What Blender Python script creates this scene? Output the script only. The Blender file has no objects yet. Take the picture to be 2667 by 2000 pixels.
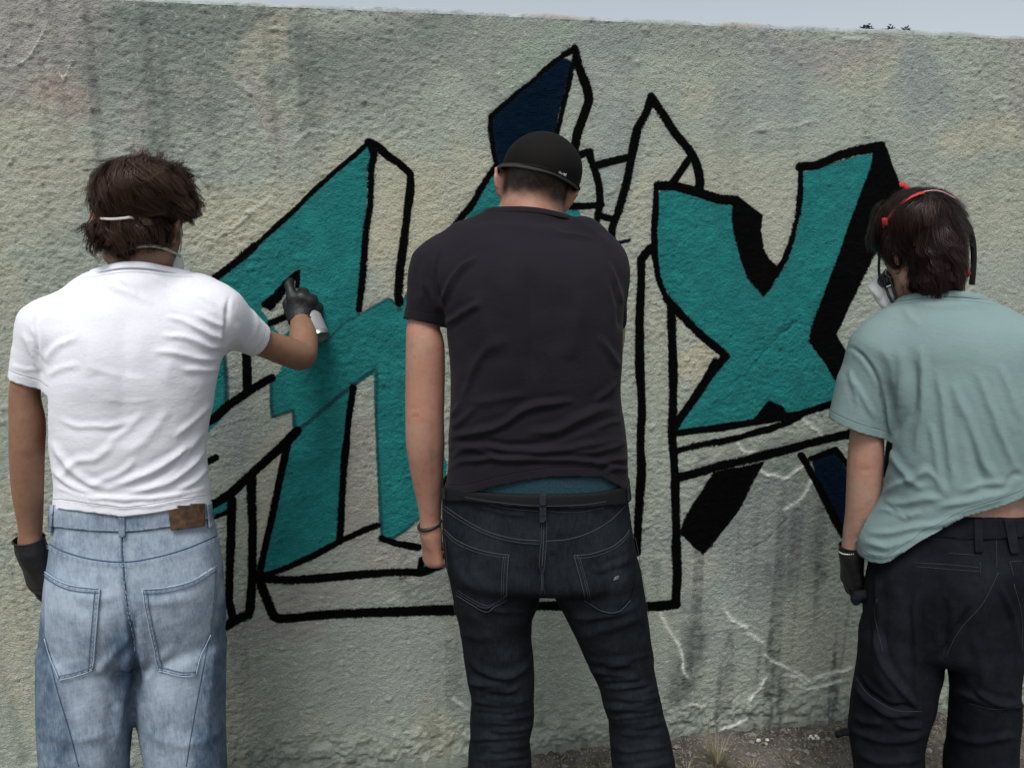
import bpy, math
import numpy as np
from mathutils import Vector, Matrix
from mathutils.bvhtree import BVHTree

# ------------------------------------------------------------------ camera, sky, sun, exposure
scene = bpy.context.scene
CAM_H, PITCH, FPX = 1.6, math.radians(10.8), 2000.0
cam_data = bpy.data.cameras.new('camera')
cam = bpy.data.objects.new('camera', cam_data)
scene.collection.objects.link(cam)
cam.location = (0, 0, CAM_H)
cam.rotation_euler = (math.radians(90) - PITCH, 0, 0)
cam_data.sensor_width = 36.0
cam_data.lens = FPX / 2667.0 * 36.0
cam_data.clip_start = 0.05
cam_data.clip_end = 3000.0
scene.camera = cam

SUN_EL, SUN_AZ = math.radians(60), math.radians(192)     # high, behind the camera, a little to the left
world = bpy.data.worlds.new('World')
scene.world = world
world.use_nodes = True
wn, wl = world.node_tree.nodes, world.node_tree.links
wn.clear()
w_out = wn.new('ShaderNodeOutputWorld')
w_bg = wn.new('ShaderNodeBackground')
w_sky = wn.new('ShaderNodeTexSky')
w_sky.sky_type = 'NISHITA'
w_sky.sun_disc = False
w_sky.sun_elevation = SUN_EL
w_sky.sun_rotation = SUN_AZ
w_sky.air_density = 1.0
w_sky.dust_density = 2.5
w_hsv = wn.new('ShaderNodeHueSaturation')
w_hsv.inputs['Saturation'].default_value = 0.36         # an overcast day: the blue is veiled
w_hsv.inputs['Hue'].default_value = 0.488
w_hsv.inputs['Value'].default_value = 1.0
w_bg.inputs['Strength'].default_value = 0.074
wl.new(w_sky.outputs[0], w_hsv.inputs['Color'])
wl.new(w_hsv.outputs[0], w_bg.inputs['Color'])
wl.new(w_bg.outputs[0], w_out.inputs['Surface'])

sun_data = bpy.data.lights.new('sun', 'SUN')
sun_data.energy = 1.25
sun_data.angle = math.radians(24)
sun_data.color = (1.0, 0.97, 0.93)
sun = bpy.data.objects.new('sun', sun_data)
scene.collection.objects.link(sun)
sun_dir = Vector((math.sin(SUN_AZ) * math.cos(SUN_EL), math.cos(SUN_AZ) * math.cos(SUN_EL), math.sin(SUN_EL)))
sun.rotation_euler = sun_dir.to_track_quat('Z', 'Y').to_euler()

scene.view_settings.view_transform = 'Standard'
scene.view_settings.look = 'None'
scene.view_settings.gamma = 1.0
scene.view_settings.use_curve_mapping = False
scene.view_settings.exposure = 0.98

# ------------------------------------------------------------------ maths helpers
rng = np.random.default_rng(7)
FWD = np.array([0, math.cos(PITCH), -math.sin(PITCH)])
UPV = np.array([0, math.sin(PITCH), math.cos(PITCH)])
CAMP = np.array([0, 0, CAM_H])

def ray(px, py):
    return FWD + np.array([1., 0, 0]) * (px - 1333.5) / FPX + UPV * (1000. - py) / FPX

def project(P):
    r = np.asarray(P, float) - CAMP
    zc = np.maximum(r @ FWD, 1e-3)
    return 1333.5 + FPX * r[:, 0] / zc, 1000. - FPX * (r @ UPV) / zc

def hash3(i, j, k, seed=0):
    h = (i.astype(np.int64) * 374761393 + j.astype(np.int64) * 668265263 + k.astype(np.int64) * 2147483647 + seed * 1274126177) & 0xffffffff
    h = ((h ^ (h >> 13)) * 1274126177) & 0xffffffff
    h = ((h ^ (h >> 16)) * 2246822519) & 0xffffffff
    return ((h ^ (h >> 15)) & 0xffffff) / float(0xffffff)

def noise3(P, scale=1.0, seed=0):
    """value noise in -1..1"""
    Q = np.asarray(P, float) * scale
    I = np.floor(Q).astype(np.int64)
    F = Q - I
    F = F * F * F * (F * (F * 6 - 15) + 10)
    r = 0
    for a in (0, 1):
        wa = F[:, 0] if a else 1 - F[:, 0]
        for b in (0, 1):
            wb = F[:, 1] if b else 1 - F[:, 1]
            for c in (0, 1):
                wc = F[:, 2] if c else 1 - F[:, 2]
                r = r + wa * wb * wc * hash3(I[:, 0] + a, I[:, 1] + b, I[:, 2] + c, seed)
    return r * 2 - 1

def smooth(x, a, b):
    t = np.clip((x - a) / (b - a), 0, 1)
    return t * t * (3 - 2 * t)

def seg_dist(x, y, pts):
    """distance to polyline, and the parameter 0..1 along it"""
    best = np.full(x.shape, 1e9)
    bt = np.zeros(x.shape)
    pts = [np.array(p, float) for p in pts]
    L = [np.linalg.norm(pts[i + 1] - pts[i]) for i in range(len(pts) - 1)]
    tot = sum(L) + 1e-9
    acc = 0
    for i in range(len(pts) - 1):
        a, b = pts[i], pts[i + 1]
        ab = b - a
        t = np.clip(((x - a[0]) * ab[0] + (y - a[1]) * ab[1]) / (ab @ ab + 1e-12), 0, 1)
        d = np.hypot(x - a[0] - t * ab[0], y - a[1] - t * ab[1])
        m = d < best
        best = np.where(m, d, best)
        bt = np.where(m, (acc + t * L[i]) / tot, bt)
        acc += L[i]
    return best, bt

def poly_sd(x, y, pts):
    """signed distance to polygon, negative inside"""
    d, _ = seg_dist(x, y, list(pts) + [pts[0]])
    ins = np.zeros(x.shape, bool)
    n = len(pts)
    for i in range(n):
        x0, y0 = pts[i]
        x1, y1 = pts[(i + 1) % n]
        if y0 == y1: continue
        c = ((y0 > y) != (y1 > y)) & (x < (x1 - x0) * (y - y0) / (y1 - y0) + x0)
        ins ^= c
    return np.where(ins, -d, d)

def spline(pts, n=8):
    """Catmull-Rom through the points (any dimension), n samples per span"""
    P = np.array(pts, float)
    if len(P) < 3:
        t = np.linspace(0, 1, n + 1)[:, None]
        return P[0] * (1 - t) + P[1] * t
    E = np.vstack([2 * P[0] - P[1], P, 2 * P[-1] - P[-2]])
    out = []
    for i in range(len(P) - 1):
        a, b, c, d = E[i], E[i + 1], E[i + 2], E[i + 3]
        for t in np.linspace(0, 1, n, endpoint=False):
            out.append(.5 * (2 * b + (c - a) * t + (2 * a - 5 * b + 4 * c - d) * t * t + (3 * b - a - 3 * c + d) * t ** 3))
    out.append(P[-1])
    return np.array(out)

def nrm(v):
    v = np.array(v, float)
    return v / (np.linalg.norm(v) + 1e-12)

# ------------------------------------------------------------------ object helpers
def link(o, parent=None):
    scene.collection.objects.link(o)
    if parent is not None:
        o.parent = parent
    return o

def thing(name, label, cat, loc=(0, 0, 0), rot=0, group=None):
    o = bpy.data.objects.new(name, None)
    o.empty_display_size = 0.1
    link(o)
    o.location = loc
    o.rotation_euler = (0, 0, rot)
    return tag(o, label, cat, group)

def tag(o, label=None, cat=None, group=None, kind=None):
    if label: o['label'] = label
    if cat: o['category'] = cat
    if group: o['group'] = group
    if kind: o['kind'] = kind
    return o

def mesh_obj(name, V, F, mat=None, parent=None, smooth_=True, attrs=None, colattrs=None):
    """F: (n,4) or (n,3) int array, or list of arrays"""
    me = bpy.data.meshes.new(name)
    V = np.asarray(V, np.float32)
    if isinstance(F, np.ndarray):
        n, k = F.shape
        me.vertices.add(len(V)); me.vertices.foreach_set('co', V.ravel())
        me.loops.add(n * k); me.loops.foreach_set('vertex_index', F.astype(np.int32).ravel())
        me.polygons.add(n)
        me.polygons.foreach_set('loop_start', np.arange(0, n * k, k, dtype=np.int32))
        me.update(calc_edges=True)
    else:
        me.from_pydata([tuple(map(float, v)) for v in V], [], [tuple(int(i) for i in f) for f in F])
    if smooth_:
        me.polygons.foreach_set('use_smooth', np.ones(len(me.polygons), bool))
    for k_, a in (attrs or {}).items():
        at = me.attributes.new(k_, 'FLOAT', 'POINT')
        at.data.foreach_set('value', np.asarray(a, np.float32))
    for k_, a in (colattrs or {}).items():
        at = me.attributes.new(k_, 'FLOAT_COLOR', 'POINT')
        c = np.ones((len(V), 4), np.float32); c[:, :3] = a
        at.data.foreach_set('color', c.ravel())
    if mat: me.materials.append(mat)
    o = bpy.data.objects.new(name, me)
    return link(o, parent)

def tube(paths, radii, sides=6, flat=1.0, up=None, closed=False, caps=True):
    """V,F of swept tubes.  paths: list of (n,3); radii: scalar or list of arrays; flat: ratio of the second axis"""
    VV, FF, off = [], [], 0
    if not isinstance(radii, (list, tuple)): radii = [radii] * len(paths)
    for P, r in zip(paths, radii):
        P = np.asarray(P, float); n = len(P)
        r = np.ones(n) * r
        if closed:
            T = np.roll(P, -1, 0) - np.roll(P, 1, 0)
        else:
            T = np.gradient(P, axis=0)
        T /= np.linalg.norm(T, axis=1)[:, None] + 1e-12
        if up is None:
            u0 = np.array([0, 0, 1.]) if abs(T[0, 2]) < .9 else np.array([1., 0, 0])
            N = np.zeros_like(P); N[0] = nrm(np.cross(T[0], u0))
            for i in range(1, n):
                v = N[i - 1] - T[i] * (N[i - 1] @ T[i]); N[i] = nrm(v)
        else:
            U = np.broadcast_to(np.asarray(up, float), P.shape)
            N = U - T * np.sum(U * T, 1)[:, None]
            N /= np.linalg.norm(N, axis=1)[:, None] + 1e-12
        B = np.cross(T, N)
        ang = np.arange(sides) / sides * 2 * math.pi
        ring = (P[:, None, :] + r[:, None, None] * (np.cos(ang)[None, :, None] * B[:, None, :] + flat * np.sin(ang)[None, :, None] * N[:, None, :]))
        VV.append(ring.reshape(-1, 3))
        m = n if closed else n - 1
        i = np.arange(m)[:, None]; j = np.arange(sides)[None, :]
        a = off + i * sides + j; b = off + i * sides + (j + 1) % sides
        c = off + ((i + 1) % n) * sides + (j + 1) % sides; d = off + ((i + 1) % n) * sides + j
        FF.append(np.stack([a, b, c, d], -1).reshape(-1, 4))
        off += n * sides
        if caps and not closed:
            for e in (0, n - 1):
                VV.append(P[e][None]); base = off - n * sides if e == 0 else off - sides - (1)
                base = (off - n * sides - 0) if e == 0 else (off - sides - 1)
                idx = base + np.arange(sides)
                nxt = np.roll(idx, -1)
                q = np.stack([idx, nxt, np.full(sides, off), np.full(sides, off)], -1) if e else np.stack([nxt, idx, np.full(sides, off), np.full(sides, off)], -1)
                FF.append(q[:, :3][:, [0, 1, 2, 2]])
                off += 1
    V = np.vstack(VV); F = np.vstack(FF)
    return V, F

def tube_obj(name, paths, radii, mat, parent=None, **kw):
    V, F = tube(paths, radii, **kw)
    faces = [tuple(f[:3]) if f[2] == f[3] else tuple(f) for f in F.tolist()]
    return mesh_obj(name, V, faces, mat, parent)

# ------------------------------------------------------------------ signed-distance modelling
def smin(a, b, k):
    h = np.maximum(k - np.abs(a - b), 0) / k
    return np.minimum(a, b) - h * h * k * .25

def smax(a, b, k):
    return -smin(-a, -b, k)

def chain(pts, rad, k=0.0, squash=None, f=1.0):
    pts = np.asarray(pts, np.float32); rad = np.asarray(rad, np.float32) * np.ones(len(pts), np.float32)
    sq = None if squash is None else nrm(squash).astype(np.float32)
    lo = (pts - rad[:, None]).min(0) ; hi = (pts + rad[:, None]).max(0)
    def fn(P):
        d = None
        for i in range(len(pts) - 1):
            a, b = pts[i], pts[i + 1]
            ab = b - a
            t = np.clip(((P - a) @ ab) / (ab @ ab + 1e-12), 0, 1)
            o = P - a - t[:, None] * ab
            if sq is not None:
                o = o + (f - 1) * (o @ sq)[:, None] * sq
            e = np.sqrt(np.einsum('ij,ij->i', o, o)) - (rad[i] + t * (rad[i + 1] - rad[i]))
            d = e if d is None else (smin(d, e, k) if k > 0 else np.minimum(d, e))
        return d
    fn.box = (lo, hi)
    return fn

def ellipsoid(c, r, R=None):
    c = np.asarray(c, np.float32); r = np.asarray(r, np.float32)
    def fn(P):
        q = P - c
        if R is not None: q = q @ R
        k0 = np.sqrt(np.sum((q / r) ** 2, 1)); k1 = np.sqrt(np.sum((q / (r * r)) ** 2, 1))
        return k0 * (k0 - 1) / (k1 + 1e-9)
    fn.box = (c - r.max(), c + r.max())
    return fn

def loft(rows, n=2.3, top=0.02, bot=0.02):
    """rows: (z, cu, cv, a, b) stacked ellipses"""
    A = np.array(sorted(rows), float)
    A = spline(A, 10)
    zz = A[:, 0]
    def fn(P):
        z = P[:, 2]
        cu = np.interp(z, zz, A[:, 1]); cv = np.interp(z, zz, A[:, 2]); a = np.interp(z, zz, A[:, 3]); b = np.interp(z, zz, A[:, 4])
        x = P[:, 0] - cu; y = P[:, 1] - cv
        q = ((np.abs(x) / a) ** n + (np.abs(y) / b) ** n) ** (1 / n) + 1e-6
        l = np.hypot(x, y)
        d = np.where(q > .3, l * (1 - 1 / q), (q - 1) * np.minimum(a, b))
        d = smax(d, z - zz[-1], top); d = smax(d, zz[0] - z, bot)
        return d
    fn.box = (np.array([(A[:, 1] - A[:, 3]).min(), (A[:, 2] - A[:, 4]).min(), zz[0]]), np.array([(A[:, 1] + A[:, 3]).max(), (A[:, 2] + A[:, 4]).max(), zz[-1]]))
    return fn

def union(fs, k=0.02):
    def fn(P):
        d = None
        for f in fs:
            kk = k
            if isinstance(f, tuple): f, kk = f
            e = f(P)
            d = e if d is None else smin(d, e, kk)
        return d
    bx = [(f[0] if isinstance(f, tuple) else f).box for f in fs]
    fn.box = (np.min([b[0] for b in bx], 0), np.max([b[1] for b in bx], 0))
    return fn

def offset(f, o):
    g = lambda P: f(P) + o
    g.box = (f.box[0] , f.box[1])
    return g

def surface(fn, h, pad=0.02, lo=None, hi=None):
    """surface nets over fn's box with cell h; returns V,F"""
    lo = np.array(fn.box[0] if lo is None else lo, float) - pad
    hi = np.array(fn.box[1] if hi is None else hi, float) + pad
    B = 8
    nb = np.ceil((hi - lo) / (h * B)).astype(int)
    N = nb * B + 1
    # coarse pass
    g = np.stack(np.meshgrid(*[np.arange(nb[i]) for i in range(3)], indexing='ij'), -1).reshape(-1, 3)
    cen = lo + (g + .5) * B * h
    dc = fn(cen.astype(np.float32))
    act = np.abs(dc) < B * h * 1.05
    Vv = np.ones(tuple(N), np.float32)
    sgn = np.sign(dc).reshape(tuple(nb))
    big = np.repeat(np.repeat(np.repeat(sgn, B, 0), B, 1), B, 2)
    Vv[:-1, :-1, :-1] = big
    ga = g[act]
    loc = np.stack(np.meshgrid(np.arange(B + 1), np.arange(B + 1), np.arange(B + 1), indexing='ij'), -1).reshape(-1, 3)
    CH = 1500
    for s in range(0, len(ga), CH):
        idx = (ga[s:s + CH, None, :] * B + loc[None]).reshape(-1, 3)
        P = (lo + idx * h).astype(np.float32)
        Vv[idx[:, 0], idx[:, 1], idx[:, 2]] = fn(P)
    Vv[Vv == 0] = 1e-7
    ins = Vv < 0
    c = ins[:-1, :-1, :-1].astype(np.int8)
    tot = np.zeros(c.shape, np.int8)
    for a in (0, 1):
        for b in (0, 1):
            for d in (0, 1):
                tot += ins[a:N[0] - 1 + a, b:N[1] - 1 + b, d:N[2] - 1 + d]
    cells = np.argwhere((tot > 0) & (tot < 8))
    idmap = -np.ones(c.shape, np.int32)
    idmap[cells[:, 0], cells[:, 1], cells[:, 2]] = np.arange(len(cells))
    acc = np.zeros((len(cells), 3)); cnt = np.zeros(len(cells))
    corners = [(a, b, d) for a in (0, 1) for b in (0, 1) for d in (0, 1)]
    for p in corners:
        for ax in range(3):
            if p[ax] == 1: continue
            q = list(p); q[ax] = 1
            v0 = Vv[cells[:, 0] + p[0], cells[:, 1] + p[1], cells[:, 2] + p[2]]
            v1 = Vv[cells[:, 0] + q[0], cells[:, 1] + q[1], cells[:, 2] + q[2]]
            m = (v0 < 0) != (v1 < 0)
            t = np.where(m, v0 / (v0 - v1 + 1e-20), 0)
            pos = np.array(p, float)[None] + t[:, None] * np.eye(3)[ax][None]
            acc += np.where(m[:, None], pos, 0); cnt += m
    V = lo + (cells + acc / np.maximum(cnt, 1)[:, None]) * h
    F = []
    for ax in range(3):
        s0 = [slice(None)] * 3; s1 = [slice(None)] * 3
        s0[ax] = slice(0, -1); s1[ax] = slice(1, None)
        ch = ins[tuple(s0)] != ins[tuple(s1)]
        e = np.argwhere(ch)
        u, w = [(1, 2), (2, 0), (0, 1)][ax]
        ok = (e[:, u] > 0) & (e[:, w] > 0) & (e[:, u] < N[u] - 1) & (e[:, w] < N[w] - 1)
        e = e[ok]
        def cid(du, dw):
            q = e.copy(); q[:, u] += du; q[:, w] += dw
            return idmap[q[:, 0], q[:, 1], q[:, 2]]
        quad = np.stack([cid(-1, -1), cid(0, -1), cid(0, 0), cid(-1, 0)], -1)
        flip = ~ins[e[:, 0], e[:, 1], e[:, 2]]
        quad[flip] = quad[flip][:, ::-1]
        F.append(quad)
    F = np.vstack(F)
    F = F[(F >= 0).all(1)]
    return V, F

def vnormals(V, F):
    a = V[F[:, 2]] - V[F[:, 0]]; b = V[F[:, 3]] - V[F[:, 1]]
    n = np.cross(a, b)
    N = np.zeros_like(V)
    for k in range(4): 
        for ax in range(3):
            N[:, ax] += np.bincount(F[:, k], n[:, ax], len(V))
    return N / (np.linalg.norm(N, axis=1)[:, None] + 1e-12)

def relax(V, F, it=2, lam=.5):
    E = np.vstack([F[:, [0, 1]], F[:, [1, 2]], F[:, [2, 3]], F[:, [3, 0]]])
    deg = np.bincount(E.ravel(), minlength=len(V)).astype(float)
    for _ in range(it):
        S = np.zeros_like(V)
        for ax in range(3):
            S[:, ax] = np.bincount(E[:, 0], V[E[:, 1], ax], len(V)) + np.bincount(E[:, 1], V[E[:, 0], ax], len(V))
        V = V + lam * (S / np.maximum(deg, 1)[:, None] - V)
    return V

def clip(V, F, c):
    """keep where c>0; the border is moved exactly onto c=0"""
    keep = c > 0
    E = np.vstack([F[:, [0, 1]], F[:, [1, 2]], F[:, [2, 3]], F[:, [3, 0]]])
    E = np.vstack([E, E[:, ::-1]])
    m = keep[E[:, 0]] & ~keep[E[:, 1]]
    e = E[m]
    t = c[e[:, 0]] / (c[e[:, 0]] - c[e[:, 1]])
    X = V[e[:, 0]] + t[:, None] * (V[e[:, 1]] - V[e[:, 0]])
    cnt = np.bincount(e[:, 1], minlength=len(V)).astype(float)
    W = V.copy()
    for ax in range(3):
        s = np.bincount(e[:, 1], X[:, ax], len(V))
        W[:, ax] = np.where(cnt > 0, s / np.maximum(cnt, 1), V[:, ax])
    fk = keep[F].any(1) & ((keep[F]) | (cnt[F] > 0)).all(1)
    F = F[fk]
    used = np.unique(F)
    mp = -np.ones(len(V), int); mp[used] = np.arange(len(used))
    cc = np.where(keep, c, 0)
    return W[used], mp[F], cc[used], used

# ------------------------------------------------------------------ material helpers
class NT:
    def __init__(s, name):
        s.m = bpy.data.materials.new(name); s.m.use_nodes = True
        s.n = s.m.node_tree.nodes; s.l = s.m.node_tree.links
        s.b = s.n['Principled BSDF']
    def new(s, t, **kw):
        x = s.n.new(t)
        for k, v in kw.items():
            if hasattr(x, k): setattr(x, k, v)
            else: x.inputs[k].default_value = v
        return x
    def set(s, sock, v):
        if hasattr(v, 'is_output') or hasattr(v, 'links'): s.l.new(v, sock)
        else: sock.default_value = v
    def math(s, op, a, b=0.0, clamp=False):
        x = s.n.new('ShaderNodeMath'); x.operation = op; x.use_clamp = clamp
        s.set(x.inputs[0], a); s.set(x.inputs[1], b)
        return x.outputs[0]
    def step(s, v, a, b, lo=0.0, hi=1.0):
        x = s.n.new('ShaderNodeMapRange'); x.interpolation_type = 'SMOOTHSTEP'
        s.set(x.inputs['Value'], v); x.inputs['From Min'].default_value = a; x.inputs['From Max'].default_value = b
        x.inputs['To Min'].default_value = lo; x.inputs['To Max'].default_value = hi
        return x.outputs[0]
    def mix(s, f, a, b, mode='MIX'):
        x = s.n.new('ShaderNodeMix'); x.data_type = 'RGBA'; x.blend_type = mode
        s.set(x.inputs[0], f)
        for sock, v in ((x.inputs[6], a), (x.inputs[7], b)):
            if isinstance(v, tuple): v = (*v[:3], 1)
            s.set(sock, v)
        return x.outputs[2]
    def coord(s, scale=(1, 1, 1), rot=(0, 0, 0)):
        t = s.n.new('ShaderNodeTexCoord'); mp = s.n.new('ShaderNodeMapping')
        mp.inputs['Scale'].default_value = scale; mp.inputs['Rotation'].default_value = rot
        s.l.new(t.outputs['Object'], mp.inputs[0])
        return mp.outputs[0]
    def noise(s, sc, det=3.0, rough=.5, co=None, dist=0.0):
        x = s.n.new('ShaderNodeTexNoise'); x.inputs['Scale'].default_value = sc
        x.inputs['Detail'].default_value = det; x.inputs['Roughness'].default_value = rough; x.inputs['Distortion'].default_value = dist
        s.l.new(co if co is not None else s.coord(), x.inputs['Vector'])
        return x.outputs[0]
    def voronoi(s, sc, co=None, feat='F1', smoothness=None, rnd=1.0):
        x = s.n.new('ShaderNodeTexVoronoi'); x.feature = feat
        x.inputs['Scale'].default_value = sc; x.inputs['Randomness'].default_value = rnd
        if smoothness is not None and 'Smoothness' in x.inputs: x.inputs['Smoothness'].default_value = smoothness
        s.l.new(co if co is not None else s.coord(), x.inputs['Vector'])
        return x.outputs[0]
    def attr(s, name, col=False):
        x = s.n.new('ShaderNodeAttribute'); x.attribute_name = name
        return x.outputs['Color'] if col else x.outputs['Fac']
    def bump(s, h, dist=.001, strength=1.0, prev=None):
        x = s.n.new('ShaderNodeBump'); x.inputs['Strength'].default_value = strength; x.inputs['Distance'].default_value = dist
        s.set(x.inputs['Height'], h)
        if prev is not None: s.l.new(prev, x.inputs['Normal'])
        return x.outputs[0]
    def out(s, col=None, rough=None, normal=None, **kw):
        if col is not None:
            if isinstance(col, tuple): s.b.inputs['Base Color'].default_value = (*col[:3], 1)
            else: s.l.new(col, s.b.inputs['Base Color'])
        if rough is not None: s.set(s.b.inputs['Roughness'], rough)
        if normal is not None: s.l.new(normal, s.b.inputs['Normal'])
        for k, v in kw.items():
            s.set(s.b.inputs[k.replace('_', ' ')], v)
        return s.m

def plain(name, col, rough=.6, **kw):
    return NT(name).out(col, rough, **kw)
# ------------------------------------------------------------------ the plastered wall and its graffiti
WALL_M, WALL_Y, WALL_H, WALL_T = 0.155, 2.171, 2.182, 0.24
wall_yaw = math.atan(WALL_M)
WS = np.array([math.cos(wall_yaw), math.sin(wall_yaw), 0.]); WN = np.array([math.sin(wall_yaw), -math.cos(wall_yaw), 0.])  # along, towards the camera
W0 = np.array([0, WALL_Y, 0.])

def Z(ox, oy, sc):
    return lambda *p: [(ox + x / sc, oy + y / sc) for x, y in p]
zA, zB, zC, zD, zE, z3, z8 = Z(500, 300, 2.766), Z(500, 850, 1.952), Z(1200, 50, 2.766), Z(1600, 350, 2.5525), Z(1600, 950, 2.37), Z(1000, 300, 2.766), Z(1700, 1500, 2.2875)

teal_polys = [
    zA((1275,222),(1192,258),(1150,330),(1050,398),(890,528),(740,688),(600,818),(460,948),(330,1058),(160,1185),(0,1310),(-150,1450),(-60,1900)) +
    zB((60,560),(200,400),(395,272),(400,390),(410,465),(505,428),(518,445),(515,500),(530,545),(520,570),(480,700),(440,880),(400,1080),(352,1262),(362,1278),(450,1240),(600,1170),(718,1118),(742,1080),(750,1010),(740,990),(750,900),(760,700),(790,500),(818,350),(838,295),(930,238),(936,400),(945,700),(952,1000),(965,1075),(1010,1082),(1080,1042),(1150,972),(1280,880),(1290,700),(1230,560),(1230,100)) +
    zA((1740,1180),(1560,1290),(1500,1375),(1425,1325),(1210,1440),(1195,1420),(1212,1200),(1228,1000),(1240,800),(1262,600),(1264,380),(1300,330),(1308,250)),
    zB((90,480),(90,250),(150,150),(165,400)),
    zB((90,940),(150,890),(200,865),(215,880),(210,930),(160,945),(90,985)),
    zB((1172,1175),(1300,1190),(1290,1225),(1200,1262),(1172,1262)),
    z3((792,385),(840,640),(900,820),(560,820),(600,745)),
    z3((1300,690),(1380,645),(1410,735),(1300,760)),
    zD((345,355),(312,378),(292,420),(275,640),(280,830),(310,960),(390,1110),(500,1240),(620,1360),(745,1475),(700,1540)) +
    zE((620,10),(540,150),(470,260),(400,360),(370,395),(380,422),(500,392),(700,362),(850,340),(1150,290),(1330,238),(1450,200),(1450,100),(1290,0)) +
    zD((1400,1520),(1285,1375),(1310,1270),(1400,1040),(1470,840),(1560,600),(1650,360),(1700,230),(1728,138),(1705,130),(1500,180),(1340,230),(1255,255),(1250,400),(1225,600),(1190,720),(1130,880),(1040,1010),(985,1075),(890,960),(840,830),(800,680),(790,560),(790,475),(740,465),(560,410),(400,365)),
]
hole_polys = [zA((492,1398),(575,1330),(650,1290),(720,1195),(752,1190),(752,1420),(700,1560),(640,1600),(560,1500)),
              zB((168,110),(300,60),(470,160),(440,240),(395,272),(270,340),(180,395))]
navy_polys = [
    zC((790,300),(700,265),(650,310),(540,430),(420,510),(300,620),(215,700),(212,760),(225,880),(260,1075),(300,1110),(560,1110),(682,840),(702,700),(740,600),(762,500),(790,400),(820,330)),
    zE((1215,590),(1300,560),(1372,528),(1402,580),(1500,760),(1600,980),(1640,1080),(1560,1160),(1420,1062),(1330,930),(1240,700)),
]
black_polys = [
    zA((505,1375),(560,1402),(640,1325),(690,1235),(722,1190),(745,1190),(745,1250),(768,1250),(770,1118),(738,1130),(650,1200),(580,1280),(495,1350)),
    zD((795,430),(830,418),(992,540),(976,640),(985,760),(1020,830),(1080,880),(1120,880),(1040,1010),(985,1078),(890,960),(840,830),(800,680),(790,560)),
    zD((1725,110),(1775,60),(1810,100),(1850,220),(1900,340),(1990,480),(1850,640),(1745,760),(1650,950),(1560,1130),(1465,1330),(1540,1450),(1660,1659),(1500,1700),(1400,1520),(1285,1375),(1310,1270),(1400,1040),(1470,840),(1560,600),(1650,360),(1700,230)),
    zE((850,345),(950,218),(1032,258),(1062,302),(1000,340)),
    zE((610,668),(922,598),(760,900),(600,1110),(550,1170),(500,1130),(405,1040),(430,960),(540,780)),
]
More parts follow.
